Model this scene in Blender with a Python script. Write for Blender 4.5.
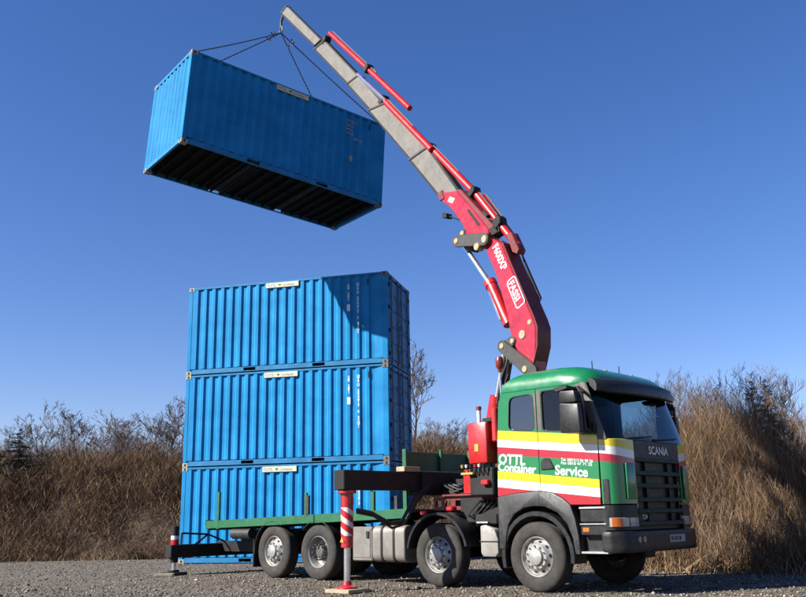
import bpy, bmesh, math, random
import numpy as np
from mathutils import Vector, Matrix, noise
from mathutils.geometry import tessellate_polygon
for o in list(bpy.data.objects): bpy.data.objects.remove(o, do_unlink=True)
SC = bpy.context.scene
COL = SC.collection
random.seed(7); RNG = np.random.default_rng(11)

# ------------------------------------------------------------------ camera
W, H, F = 806.0, 597.0, 877.74
PITCH, ROLL, CH = 0.243255, -0.018667, 1.14722
_fw = Vector((0, math.cos(PITCH), math.sin(PITCH))); _up = Vector((0, -math.sin(PITCH), math.cos(PITCH))); _rt = Vector((1, 0, 0))
CR = math.cos(ROLL)*_rt + math.sin(ROLL)*_up; CU = -math.sin(ROLL)*_rt + math.cos(ROLL)*_up
CO = Vector((0, 0, CH))
cd = bpy.data.cameras.new('camera'); cam = bpy.data.objects.new('camera', cd); COL.objects.link(cam)
m = Matrix((CR, CU, -_fw)).transposed().to_4x4(); m.translation = CO; cam.matrix_world = m
cd.sensor_width = 36.0; cd.lens = 36.0*F/W; cd.clip_end = 3000; cd.clip_start = 0.1
SC.camera = cam

# ------------------------------------------------------------------ sky, sun, exposure
SUN = Vector((-0.78, -0.289, 0.555)).normalized()
wd = bpy.data.worlds.new('World'); SC.world = wd; wd.use_nodes = True
nt = wd.node_tree; bg = nt.nodes['Background']
sky = nt.nodes.new('ShaderNodeTexSky'); sky.sky_type = 'NISHITA'; sky.sun_disc = False
sky.sun_elevation = math.asin(SUN.z); sky.sun_rotation = math.atan2(SUN.x, SUN.y) % (2*math.pi)
sky.air_density = 1.0; sky.dust_density = 0.3; sky.ozone_density = 3.0; sky.altitude = 200
sat = nt.nodes.new('ShaderNodeHueSaturation'); sat.inputs['Saturation'].default_value = 1.23       # the camera's vivid colour setting
nt.links.new(sky.outputs[0], sat.inputs['Color']); tn_ = nt.nodes.new('ShaderNodeMix'); tn_.data_type = 'RGBA'; tn_.blend_type = 'MULTIPLY'; tn_.inputs[0].default_value = 1; tn_.inputs[7].default_value = (1.13, 1.0, 1.25, 1)   # cool white balance
nt.links.new(sat.outputs[0], tn_.inputs[6]); nt.links.new(tn_.outputs[2], bg.inputs[0]); bg.inputs[1].default_value = 0.05
sl = bpy.data.lights.new('sun', 'SUN'); sl.energy = 5.0; sl.angle = math.radians(0.5); sl.color = (1.0, 0.95, 0.87)
so = bpy.data.objects.new('sun', sl); COL.objects.link(so); so.location = SUN*60
so.rotation_euler = SUN.to_track_quat('Z', 'Y').to_euler()
SC.view_settings.view_transform = 'Standard'; SC.view_settings.look = 'None'
SC.view_settings.exposure = 1.33; SC.view_settings.gamma = 1.0; SC.view_settings.use_curve_mapping = False

# ------------------------------------------------------------------ frames
TLOC = Vector((1.9205, 13.8311, 0)); TYAW = -0.765764          # truck: x forward from front axle, y 0 = near side, z up
TM = Matrix.Rotation(TYAW, 3, 'Z')
def ray(u, v): return (_fw + (u-W/2)/F*CR - (v-H/2)/F*CU).normalized()
def hit(u, v, q, n): d = ray(u, v); return CO + d*((q-CO).dot(n)/d.dot(n))
def TP(u, v, y=0.06):                                          # photo direction met with the truck's plane y = const
    n = TM @ Vector((0, 1, 0)); return TM.transposed() @ (hit(u, v, TM @ Vector((0, y, 0)) + TLOC, n) - TLOC)
def TPX(u, v, x):
    n = TM @ Vector((1, 0, 0)); return TM.transposed() @ (hit(u, v, TM @ Vector((x, 0, 0)) + TLOC, n) - TLOC)
BASE = TM @ Vector((-1.2, 1.25, 0)) + TLOC                     # crane column
TIP = Vector((-3.39, 22.77, 0))
BE = (TIP - BASE); BE.z = 0; BE.normalize()
BN = Vector((-BE.y, BE.x, 0))
if BN.dot(-BASE) < 0: BN = -BN
def BP(u, v, w=0.0):                                           # boom plane: (reach, height)
    X = hit(u, v, BASE + BN*w, BN) - BASE; return (X.dot(BE), X.z)
def B3(s, z, w): return BE*s + BN*w + Vector((0, 0, z))

# ------------------------------------------------------------------ materials
MATS = {}
def nodes(name):
    mt = bpy.data.materials.new(name); mt.use_nodes = True; MATS[name] = mt
    return mt, mt.node_tree, mt.node_tree.nodes['Principled BSDF']
def N(t, typ, **kw):
    n = t.nodes.new(typ)
    for k, v in kw.items(): setattr(n, k, v)
    return n
def objco(t, scale=None):
    c = N(t, 'ShaderNodeTexCoord')
    if scale is None: return c.outputs['Object']
    mp = N(t, 'ShaderNodeMapping'); mp.inputs['Scale'].default_value = scale
    t.links.new(c.outputs['Object'], mp.inputs['Vector']); return mp.outputs['Vector']
def noise_n(t, vec, scale, detail=4, rough=.6):
    n = N(t, 'ShaderNodeTexNoise'); n.inputs['Scale'].default_value = scale; n.inputs['Detail'].default_value = detail; n.inputs['Roughness'].default_value = rough
    t.links.new(vec, n.inputs['Vector']); return n.outputs['Fac']
def ramp(t, fac, stops, const=False):
    r = N(t, 'ShaderNodeValToRGB'); cr = r.color_ramp
    if const: cr.interpolation = 'CONSTANT'
    while len(cr.elements) < len(stops): cr.elements.new(1.0)
    for e, (p, c) in zip(cr.elements, stops):
        e.position = p; e.color = (*c, 1) if len(c) == 3 else c
    t.links.new(fac, r.inputs['Fac']); return r.outputs['Color']
def mixc(t, fac, a, b, mode='MIX'):
    n = N(t, 'ShaderNodeMix', data_type='RGBA', blend_type=mode)
    if isinstance(fac, (int, float)): n.inputs[0].default_value = fac
    else: t.links.new(fac, n.inputs[0])
    for k, v in ((6, a), (7, b)):
        if isinstance(v, tuple): n.inputs[k].default_value = (*v, 1) if len(v) == 3 else v
        else: t.links.new(v, n.inputs[k])
    return n.outputs[2]
def bump(t, b, h, strength=.3, dist=.01):
    n = N(t, 'ShaderNodeBump'); n.inputs['Strength'].default_value = strength; n.inputs['Distance'].default_value = dist
    t.links.new(h, n.inputs['Height']); t.links.new(n.outputs[0], b.inputs['Normal'])
def math_n(t, op, a, b=None):
    n = N(t, 'ShaderNodeMath', operation=op)
    for k, v in enumerate((a, b)):
        if v is None: continue
        if isinstance(v, (int, float)): n.inputs[k].default_value = v
        else: t.links.new(v, n.inputs[k])
    return n.outputs[0]
TONE = .55
def paint(name, col, rough=.4, metal=0.0, dirt=(.16, .12, .08), amount=.35, scale=3.0, bmp=0.0, coat=0.0, streak=False, spec=.5):
    """base colour broken by patchy fading and dirt"""
    col = tuple(c*TONE for c in col) if metal < .5 else col; dirt = tuple(c*TONE for c in dirt)
    mt, t, b = nodes(name)
    v = objco(t); f = noise_n(t, v, scale, 6, .65)
    vs = objco(t, (6, 6, .5)) if streak else objco(t, (2, 2, 2))
    g = noise_n(t, vs, scale*1.7, 5, .7)
    c2 = tuple(min(1, c*1.18+.01) for c in col); c1 = tuple(c*.78 for c in col)
    base = ramp(t, f, [(.3, c1), (.7, c2)])
    k = ramp(t, g, [(.50, (0, 0, 0)), (.82, (amount,)*3)])
    cc = mixc(t, k, base, dirt)
    t.links.new(cc, b.inputs['Base Color'])
    r = ramp(t, g, [(.3, (rough*.85,)*3), (.8, (min(1, rough*1.5),)*3)]); t.links.new(r, b.inputs['Roughness'])
    b.inputs['Metallic'].default_value = metal; b.inputs['Specular IOR Level'].default_value = spec; b.inputs['Coat Weight'].default_value = coat; b.inputs['Coat Roughness'].default_value = .12
    if bmp: bump(t, b, noise_n(t, v, 60, 3), bmp, .004)
    return mt
paint('container_blue', (.007, .305, .70), .5, dirt=(.03, .22, .46), amount=.3, scale=1.1, streak=True, spec=.12)
paint('container_rail', (.012, .25, .55), .5, spec=.25, dirt=(.12, .1, .09), amount=.5, scale=3)
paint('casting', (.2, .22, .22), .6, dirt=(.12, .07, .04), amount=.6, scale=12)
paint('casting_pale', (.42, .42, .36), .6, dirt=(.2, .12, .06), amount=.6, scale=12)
paint('under_steel', (.006, .006, .008), .8, spec=.1, dirt=(.03, .018, .012), amount=.6, scale=4)
paint('plywood_floor', (.010, .007, .006), .9, spec=.1)
paint('pocket_black', (.006, .006, .008), .8)
paint('sign_cream', (.85, .83, .58), .45, amount=.2, scale=8)
paint('sign_green', (.03, .25, .08), .5)
paint('white_print', (.95, .96, .98), .5, amount=.15, scale=14)
paint('grey_print', (.42, .46, .55), .5, amount=.4, scale=14)
paint('yellow_print', (.6, .42, .05), .5)
paint('cab_green', (.001, .225, .066), .22, dirt=(.03, .15, .07), amount=.1, scale=2, coat=.6)
paint('grille_green', (.002, .05, .022), .5, spec=.25)
paint('deck_green', (.006, .15, .05), .4, dirt=(.09, .09, .06), amount=.45, scale=4)
paint('crane_red', (.54, .011, .036), .3, dirt=(.28, .05, .04), amount=.3, scale=3, coat=.3)
paint('bright_red', (.62, .01, .012), .3, dirt=(.25, .04, .02), amount=.2, scale=4, coat=.3)
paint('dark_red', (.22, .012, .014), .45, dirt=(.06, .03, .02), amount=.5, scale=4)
paint('boom_grey', (.21, .195, .17), .55, metal=.15, dirt=(.13, .11, .09), amount=.75, scale=3.5, bmp=.2)
paint('link_grey', (.045, .042, .038), .5, dirt=(.04, .035, .03), amount=.5, scale=8)
paint('pin_brass', (.55, .48, .28), .4, metal=.3, amount=.3, scale=15)
paint('chrome_rod', (.75, .76, .78), .16, metal=.9, amount=.08, dirt=(.3, .3, .3))
paint('black_steel', (.008, .008, .0085), .55, spec=.3, dirt=(.04, .03, .022), amount=.5, scale=4)
paint('plastic_black', (.010, .010, .011), .4, spec=.35, dirt=(.05, .045, .04), amount=.3, scale=4)
paint('plastic_grey', (.020, .020, .022), .5, dirt=(.16, .14, .12), amount=.45, scale=4)
paint('pillar_brown', (.10, .085, .07), .45)
paint('trim_silver', (.40, .40, .40), .3, metal=.5, amount=.3, scale=9)
paint('alloy', (.30, .295, .28), .42, metal=.55, dirt=(.1, .08, .06), amount=.6, scale=9)
paint('alloy_dark', (.08, .078, .075), .5, metal=.5, dirt=(.06, .05, .04), amount=.7, scale=9)
paint('tank_alu', (.30, .28, .25), .5, metal=.35, dirt=(.16, .13, .10), amount=.7, scale=3.5)
paint('tank_pale', (.36, .34, .30), .55, dirt=(.18, .15, .12), amount=.6, scale=5)
paint('amber', (.75, .17, .01), .25, amount=.05)
paint('lens_clear', (.55, .56, .58), .12, metal=.4, amount=.05)
paint('lens_blue', (.32, .42, .6), .12, metal=.4, amount=.05)
paint('beacon_red', (.25, .03, .015), .25, amount=.1)
paint('plate_white', (.45, .46, .48), .5, amount=.2)
paint('wood_pale', (.5, .42, .27), .8, dirt=(.2, .15, .1), amount=.5, scale=12, bmp=.4)
paint('wood_deck', (.12, .085, .055), .85, amount=.5, scale=5)
paint('seat_cloth', (.03, .035, .05), .9)
paint('inside_grey', (.055, .055, .058), .7)
paint('hose', (.012, .012, .013), .45, amount=.2)
paint('chain_steel', (.045, .045, .055), .45, metal=.5)
paint('bark', (.12, .095, .085), .9, dirt=(.08, .06, .05), amount=.5, scale=6)
paint('twig', (.135, .10, .088), .9, dirt=(.1, .07, .06), amount=.4, scale=3)
paint('needle', (.022, .036, .02), .7, dirt=(.05, .045, .02), amount=.3, scale=1.5)
# tyre: dusty rubber
def _tyre():
    mt, t, b = nodes('tyre'); v = objco(t)
    f = noise_n(t, v, 7, 6); g = noise_n(t, v, 40, 3)
    c = ramp(t, f, [(.3, (.009, .0085, .008)), (.7, (.036, .030, .025))]); t.links.new(c, b.inputs['Base Color'])
    b.inputs['Roughness'].default_value = .85; bump(t, b, g, .25, .004)
_tyre()
def _glass(name, tint, refl):
    mt = bpy.data.materials.new(name); mt.use_nodes = True; MATS[name] = mt; t = mt.node_tree
    for n in list(t.nodes):
        if n.type != 'OUTPUT_MATERIAL': t.nodes.remove(n)
    out = [n for n in t.nodes if n.type == 'OUTPUT_MATERIAL'][0]
    tr = N(t, 'ShaderNodeBsdfTransparent'); tr.inputs[0].default_value = (*tint, 1)
    gl = N(t, 'ShaderNodeBsdfGlossy'); gl.inputs['Roughness'].default_value = .03; gl.inputs['Color'].default_value = (.9, .95, 1, 1)
    fr = N(t, 'ShaderNodeFresnel'); fr.inputs[0].default_value = 1.5
    a = math_n(t, 'MULTIPLY_ADD', fr.outputs[0], 1.0); a.node.inputs[2].default_value = refl
    ge = N(t, 'ShaderNodeNewGeometry'); a = math_n(t, 'MULTIPLY', a, math_n(t, 'SUBTRACT', 1.0, ge.outputs['Backfacing']))
    mx = N(t, 'ShaderNodeMixShader'); t.links.new(a, mx.inputs[0]); t.links.new(tr.outputs[0], mx.inputs[1]); t.links.new(gl.outputs[0], mx.inputs[2])
    t.links.new(mx.outputs[0], out.inputs[0])
_glass('glass_screen', (.68, .75, .77), .0); _glass('glass_side', (.72, .80, .82), .0); _glass('glass_dark', (.10, .10, .10), .10)
# livery: slanted stripes printed round the cab
def _livery(name, low=True):
    mt, t, b = nodes(name); sp = N(t, 'ShaderNodeSeparateXYZ'); t.links.new(objco(t), sp.inputs[0])
    x, y, z = sp.outputs
    ya = math_n(t, 'MINIMUM', math_n(t, 'SUBTRACT', y, .06), math_n(t, 'SUBTRACT', 2.44, y)); ya = math_n(t, 'MAXIMUM', ya, 0)
    q = math_n(t, 'MULTIPLY', math_n(t, 'ADD', x, ya), .112)
    h = math_n(t, 'ADD', z, q)                                   # height levelled to x = 0
    q0 = -.7*.112
    G, Y, Wh, R = (.001, .125, .036), (.46, .36, .001), (.55, .55, .54), (.27, .005, .016)
    if not low: Y2, W2, R2 = G, G, G
    else: Y2, W2, R2 = Y, Wh, R
    zs = [(0, R2), (1.568, W2), (1.703, Y2), (1.822, G), (2.085, R), (2.205, Wh), (2.322, Y), (2.468, G)]
    fac = math_n(t, 'DIVIDE', math_n(t, 'SUBTRACT', h, 1.0), 2.5)
    c = ramp(t, fac, [(max(0, (zz+q0-1.0)/2.5), col) for zz, col in zs], True)
    d = noise_n(t, objco(t), 2.5, 6, .7); k = ramp(t, d, [(.5, (0, 0, 0)), (.85, (.12,)*3)])
    t.links.new(mixc(t, k, c, (.2, .19, .15)), b.inputs['Base Color'])
    b.inputs['Roughness'].default_value = .25; b.inputs['Coat Weight'].default_value = .5; b.inputs['Coat Roughness'].default_value = .1
_livery('livery'); _livery('livery_nose', False)
def _stripes():                                                   # red/white warning sleeve (flat print)
    mt, t, b = nodes('warning_sleeve'); sp = N(t, 'ShaderNodeSeparateXYZ'); t.links.new(objco(t), sp.inputs[0])
    x, y, z = sp.outputs
    h = math_n(t, 'ADD', z, math_n(t, 'MULTIPLY', math_n(t, 'ARCTAN2', y, x), .0612))
    fr = math_n(t, 'FRACT', math_n(t, 'MULTIPLY', h, 5.2))
    c = ramp(t, fr, [(0, (.34, .007, .009)), (.55, (.5, .48, .46))], True)
    t.links.new(c, b.inputs['Base Color']); b.inputs['Roughness'].default_value = .4
_stripes()
def _ground():
    mt, t, b = nodes('gravel_ground'); v = objco(t)
    big = noise_n(t, v, .45, 5, .65); mid = noise_n(t, v, 3.5, 6, .7); fine = noise_n(t, v, 38, 4, .75)
    vo = N(t, 'ShaderNodeTexVoronoi'); vo.inputs['Scale'].default_value = 26; t.links.new(v, vo.inputs['Vector'])
    c1 = ramp(t, mid, [(.3, (.050, .039, .028)), (.52, (.115, .094, .070)), (.75, (.21, .18, .14))])
    c2 = mixc(t, ramp(t, fine, [(.35, (0, 0, 0)), (.7, (1, 1, 1))]), mixc(t, .5, c1, (.035, .028, .022)), c1)
    c3 = mixc(t, ramp(t, big, [(.42, (0, 0, 0)), (.6, (.8,)*3)]), c2, (.072, .055, .038))
    hs = N(t, 'ShaderNodeHueSaturation'); t.links.new(vo.outputs['Color'], hs.inputs['Color']); hs.inputs['Saturation'].default_value = 0
    c4 = mixc(t, .35, c3, hs.outputs[0], 'OVERLAY')
    t.links.new(c4, b.inputs['Base Color']); b.inputs['Roughness'].default_value = .95
    hh = math_n(t, 'ADD', math_n(t, 'MULTIPLY', fine, .5), vo.outputs['Distance']); bump(t, b, hh, .9, .03)
_ground()
def _soil():
    mt, t, b = nodes('bank_soil'); v = objco(t)
    f = noise_n(t, v, 2.2, 6, .7); c = ramp(t, f, [(.3, (.02, .012, .008)), (.7, (.07, .042, .025))])
    t.links.new(c, b.inputs['Base Color']); b.inputs['Roughness'].default_value = 1; bump(t, b, noise_n(t, v, 12, 5), .8, .06)
_soil()
def _attr(name, rough=.9, trans=0):
    mt, t, b = nodes(name); a = N(t, 'ShaderNodeAttribute'); a.attribute_name = 'tint'
    t.links.new(a.outputs['Color'], b.inputs['Base Color']); b.inputs['Roughness'].default_value = rough
    b.inputs['Specular IOR Level'].default_value = .15
_attr('brush'); _attr('stone')

# ------------------------------------------------------------------ mesh helpers
class MB:
    def __init__(s): s.v = []; s.f = []; s.m = []
    def add(s, vs, fs, mi=0):
        k = len(s.v); s.v += [tuple(p) for p in vs]; s.f += [tuple(i+k for i in f) for f in fs]; s.m += [mi]*len(fs); return s
    def box(s, x0, x1, y0, y1, z0, z1, mi=0, fn=None):
        vs = [(x, y, z) for z in (z0, z1) for y in (y0, y1) for x in (x0, x1)]
        if fn: vs = [fn(*p) for p in vs]
        return s.add(vs, [(0, 2, 3, 1), (4, 5, 7, 6), (0, 1, 5, 4), (2, 6, 7, 3), (0, 4, 6, 2), (1, 3, 7, 5)], mi)
    def cyl(s, a, b, r, r2=None, n=16, caps=True, mi=0):
        return s.tube([a, b], [r, r if r2 is None else r2], n, caps, mi)
    def tube(s, path, r, n=10, caps=True, mi=0):
        P = [Vector(p) for p in path]; R = r if isinstance(r, (list, tuple)) else [r]*len(P)
        vs = []; u = None
        for i, p in enumerate(P):
            d = (P[min(i+1, len(P)-1)] - P[max(i-1, 0)])
            d = d.normalized() if d.length > 1e-9 else Vector((0, 0, 1))
            if u is None: u = d.orthogonal().normalized()
            else:
                u = (u - d*u.dot(d)); u = u.normalized() if u.length > 1e-6 else d.orthogonal().normalized()
            w = d.cross(u)
            vs += [p + (u*math.cos(2*math.pi*k/n) + w*math.sin(2*math.pi*k/n))*R[i] for k in range(n)]
        fs = [(i*n+k, i*n+(k+1) % n, (i+1)*n+(k+1) % n, (i+1)*n+k) for i in range(len(P)-1) for k in range(n)]
        if caps: fs += [tuple(range(n-1, -1, -1)), tuple(range((len(P)-1)*n, len(P)*n))]
        return s.add(vs, fs, mi)
    def prism(s, poly, fn, w0, w1, mi=0, holes=()):
        loops = [list(poly)] + [list(h) for h in holes]
        flat = [p for l in loops for p in l]; n = len(flat)
        tris = tessellate_polygon([[Vector((p[0], p[1], 0)) for p in l] for l in loops])
        vs = [fn(p[0], p[1], w0) for p in flat] + [fn(p[0], p[1], w1) for p in flat]
        fs = []
        if not holes: fs += [tuple(range(n)), tuple(range(2*n-1, n-1, -1))]
        else:
            for tr in tris: fs += [tuple(tr), tuple(i+n for i in reversed(tr))]
        k = 0
        for l in loops:
            c = len(l)
            fs += [(k+i, k+(i+1) % c, k+(i+1) % c+n, k+i+n) for i in range(c)]; k += c
        return s.add(vs, fs, mi)
    def revolve(s, prof, o, axis, n=28, mi=0, closed=False):
        a = Vector(axis).normalized(); u = a.orthogonal().normalized(); w = a.cross(u); o = Vector(o); vs = []
        for (r, h) in prof:
            vs += [o + a*h + (u*math.cos(2*math.pi*k/n) + w*math.sin(2*math.pi*k/n))*r for k in range(n)]
        L = len(prof); R = L if closed else L-1
        return s.add(vs, [(i*n+k, i*n+(k+1) % n, ((i+1) % L)*n+(k+1) % n, ((i+1) % L)*n+k) for i in range(R) for k in range(n)], mi)
    def grid(s, fn, nu, nv, mi=0):
        vs = [fn(i/nu, j/nv) for j in range(nv+1) for i in range(nu+1)]
        return s.add(vs, [(j*(nu+1)+i, j*(nu+1)+i+1, (j+1)*(nu+1)+i+1, (j+1)*(nu+1)+i) for j in range(nv) for i in range(nu)], mi)
    def mesh(s, name, mats, bevel=0, smooth=35, seg=1, solid=True):
        me = bpy.data.meshes.new(name); me.from_pydata(s.v, [], s.f); me.update()
        for mname in ([mats] if isinstance(mats, str) else mats): me.materials.append(MATS[mname])
        if not isinstance(mats, str): me.polygons.foreach_set('material_index', s.m)
        bm = bmesh.new(); bm.from_mesh(me)
        if solid: bmesh.ops.recalc_face_normals(bm, faces=bm.faces)
        if bevel:
            ed = [e for e in bm.edges if len(e.link_faces) == 2 and e.calc_face_angle(0) > math.radians(28)]
            bmesh.ops.bevel(bm, geom=ed, offset=bevel, segments=seg, profile=.5, affect='EDGES', clamp_overlap=True)
        bm.to_mesh(me); bm.free()
        if smooth:
            me.shade_smooth(); me.set_sharp_from_angle(angle=math.radians(smooth))
        return me
    def build(s, name, mats, parent=None, **kw):
        return link(name, s.mesh(name, mats, **kw), parent)
def link(name, me, parent=None):
    o = bpy.data.objects.new(name, me); COL.objects.link(o)
    if parent: o.parent = parent
    return o
def tag(o, label=None, cat=None, group=None, kind=None):
    for k, v in (('label', label), ('category', cat), ('group', group), ('kind', kind)):
        if v: o[k] = v
    return o
def empty(name, loc=(0, 0, 0), rz=0, label=None, cat=None, group=None):
    o = bpy.data.objects.new(name, None); COL.objects.link(o); o.location = loc; o.rotation_euler = (0, 0, rz); o.empty_display_size = .2
    return tag(o, label, cat, group)
def copy_tree(o, parent=None):
    c = o.copy(); COL.objects.link(c); c.parent = parent
    for ch in list(o.children): copy_tree(ch, c)
    return c
def text_mesh(body, size, extr=.002, offset=.0, xs=1.0, align='LEFT', space=1.0):
    cu = bpy.data.curves.new('lettering', 'FONT'); cu.body = body; cu.size = size; cu.extrude = extr; cu.offset = offset; cu.align_x = align; cu.resolution_u = 3; cu.space_character = space
    ob = bpy.data.objects.new('lettering', cu); COL.objects.link(ob)
    bpy.context.view_layer.update()
    me = bpy.data.meshes.new_from_object(ob.evaluated_get(bpy.context.evaluated_depsgraph_get()))
    bpy.data.objects.remove(ob, do_unlink=True); bpy.data.curves.remove(cu)
    for v in me.vertices: v.co.x *= xs
    me.name = 'lettering'; return me
def place_text(name, body, size, mat, parent, o, u, v, **kw):
    """lettering laid on a surface: o = start of base line, u reading direction, v up of the letters"""
    me = text_mesh(body, size, **kw); u = Vector(u).normalized(); v = Vector(v); v = (v - u*v.dot(u)).normalized(); w = u.cross(v); o = Vector(o)
    for q in me.vertices: q.co = o + u*q.co.x + v*q.co.y + w*q.co.z
    me.materials.clear(); me.materials.append(MATS[mat]); return link(name, me, parent)
def lerp(a, b, t): return a + (b-a)*t

# ================================================================== setting: ground and bank
L, B, HC = 6.058, 2.438, 2.591
BL = [(-70, 34), (-40, 30.5), (-16, 28.4), (-6, 28.5), (0, 29.5), (2.6, 27.2), (3.7, 22.4), (4.9, 18.6), (6.4, 17.3), (9, 16.5), (13, 15.4), (30, 12)]
BLA = np.array(BL, float)
def bank_d(x, y):
    """signed distance behind the foot of the bank (positive = on the bank), vectorised"""
    x = np.asarray(x, float); y = np.asarray(y, float); best = np.full(x.shape, 1e9); sg = np.ones(x.shape)
    for (x0, y0), (x1, y1) in zip(BLA[:-1], BLA[1:]):
        dx, dy = x1-x0, y1-y0; t = np.clip(((x-x0)*dx+(y-y0)*dy)/(dx*dx+dy*dy), 0, 1)
        px, py = x-(x0+t*dx), y-(y0+t*dy); d = np.hypot(px, py); s = np.sign(dx*py - dy*px)
        m_ = d < best; best = np.where(m_, d, best); sg = np.where(m_, s, sg)
    return best*sg
def bank_h(x, y):
    d = bank_d(x, y); x = np.asarray(x, float); y = np.asarray(y, float)
    wr = np.clip((x-2)/4, 0, 1); hmax = 2.75*(1-wr) + 1.35*wr; wid = 4.6*(1-wr) + 3.2*wr
    t = np.clip(d/wid, 0, 1); s = t*t*(3-2*t)
    w = .18*np.sin(x*.9+1.3)*np.sin(y*.7+.4) + .12*np.sin(x*2.3+y*1.1) + .25*np.sin(x*.31+2)
    return np.where(d > 0, hmax*s + w*s, d*.4)
g = MB(); gs = 900
xs_ = [-gs, -60, -30, -15, -8, -4, 0, 4, 8, 15, 30, 60, gs]; ys_ = [-gs, -30, 0, 6, 10, 14, 18, 22, 26, 30, 40, 80, gs]
g.add([(x, y, 0) for y in ys_ for x in xs_], [(j*13+i, j*13+i+1, (j+1)*13+i+1, (j+1)*13+i) for j in range(12) for i in range(12)])
tag(g.build('ground', 'gravel_ground', smooth=0, solid=False), kind='structure')
gx, gy = np.meshgrid(np.arange(-48, 26.01, .5), np.arange(12, 56.01, .5)); gz = bank_h(gx, gy)
bk = MB(); ny, nx = gx.shape; bd = bank_d(gx, gy)
bk.v = [tuple(p) for p in np.stack([gx, gy, gz], -1).reshape(-1, 3)]
for j in range(ny-1):
    for i in range(nx-1):
        if max(bd[j, i], bd[j+1, i], bd[j, i+1], bd[j+1, i+1]) > 0: bk.f.append((j*nx+i, j*nx+i+1, (j+1)*nx+i+1, (j+1)*nx+i)); bk.m.append(0)
tag(bk.build('bank', 'bank_soil', smooth=80, solid=False), kind='structure')

def tinted(name, V, Fq, tint, mat, label=None, kind='stuff', cat=None):
    """big mesh from arrays: V (n,3), Fq (m,4) or (m,3), tint per vertex (n,3)"""
    me = bpy.data.meshes.new(name); k = Fq.shape[1]
    me.vertices.add(len(V)); me.vertices.foreach_set('co', V.astype(np.float32).ravel())
    me.loops.add(Fq.size); me.loops.foreach_set('vertex_index', Fq.astype(np.int32).ravel())
    me.polygons.add(len(Fq)); me.polygons.foreach_set('loop_start', np.arange(0, Fq.size, k, dtype=np.int32))
    me.update(calc_edges=True)
    a = me.color_attributes.new('tint', 'FLOAT_COLOR', 'POINT'); a.data.foreach_set('color', np.c_[tint, np.ones(len(tint))].astype(np.float32).ravel())
    me.materials.append(MATS[mat]); me.validate()
    return tag(link(name, me), label, cat, None, kind)

# loose stones on the gravel
def gravel():
    n = 42000
    y = 10.5 + (RNG.random(n)**1.6)*18; x = (RNG.random(n)-.5)*2*(y*.52+.5)
    keep = bank_d(x, y) < .2; x, y = x[keep], y[keep]; n = len(x)
    r = .008 + .016*RNG.random(n)**2.2 + .02*(RNG.random(n) > .985)
    base = np.array([(1, 0, 0), (0, 1, 0), (-1, 0, 0), (0, -1, 0), (0, 0, 1), (0, 0, -1)], float)
    V = base[None]*(r[:, None, None]*(.6+.8*RNG.random((n, 6, 1)))); V[:, :, 2] *= .7
    a = RNG.random(n)*6.28; c, s = np.cos(a)[:, None], np.sin(a)[:, None]
    V = np.stack([V[:, :, 0]*c-V[:, :, 1]*s, V[:, :, 0]*s+V[:, :, 1]*c, V[:, :, 2]], -1)
    V += np.stack([x, y, r*.25], -1)[:, None]
    T = np.array([(0, 1, 4), (1, 2, 4), (2, 3, 4), (3, 0, 4), (1, 0, 5), (2, 1, 5), (3, 2, 5), (0, 3, 5)])
    Fq = (np.arange(n)*6)[:, None, None]+T[None]
    g_ = .03+.30*RNG.random(n)**2.4; tint = np.stack([g_*1.08, g_*.95, g_*.78], -1)
    tinted('gravel', V.reshape(-1, 3), Fq.reshape(-1, 3), np.repeat(tint, 6, 0), 'stone', 'loose grey and tan gravel stones scattered over the yard', cat='gravel')
gravel()

# dry brush: ribbons bending outward, with side twigs
STRAW = np.array([(.36, .235, .115), (.30, .18, .085), (.20, .115, .06), (.13, .07, .042), (.24, .19, .14), (.085, .05, .035), (.42, .30, .16)])
TINT = np.array((.66, .68, .74))
def ribbons(x, y, z, hgt, wid, lean, probs, K=4):
    n = len(x); a = RNG.random(n)*6.283; f = a + (RNG.random(n)-.5)*2.5
    t = np.linspace(0, 1, K+1)[None]
    bend = lean*(.35+.9*RNG.random(n))
    rr = (bend[:, None]*hgt[:, None])*t**1.7; zz = hgt[:, None]*(t - .38*bend[:, None]*t**2.4)
    wob = .035*hgt[:, None]*np.sin(t*7+RNG.random((n, 1))*6)*t
    cx = x[:, None]+np.cos(a)[:, None]*rr - np.sin(a)[:, None]*wob; cy = y[:, None]+np.sin(a)[:, None]*rr + np.cos(a)[:, None]*wob; cz = z[:, None]+zz
    w = wid[:, None]*(1-.75*t)*.5
    ox, oy = np.cos(f)[:, None]*w, np.sin(f)[:, None]*w
    V = np.stack([np.stack([cx-ox, cy-oy, cz], -1), np.stack([cx+ox, cy+oy, cz], -1)], 2)      # n,K+1,2,3
    idx = np.arange(n)[:, None]*(2*(K+1)) + np.arange(K)[None]*2
    Fq = np.stack([idx, idx+1, idx+3, idx+2], -1).reshape(-1, 4)
    ci = RNG.choice(len(STRAW), n, p=probs); tint = STRAW[ci]*TINT*(.65+.6*RNG.random((n, 1)))
    tint = np.repeat(tint, 2*(K+1), 0)
    return V.reshape(-1, 3), Fq, tint, (cx, cy, cz)
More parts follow.
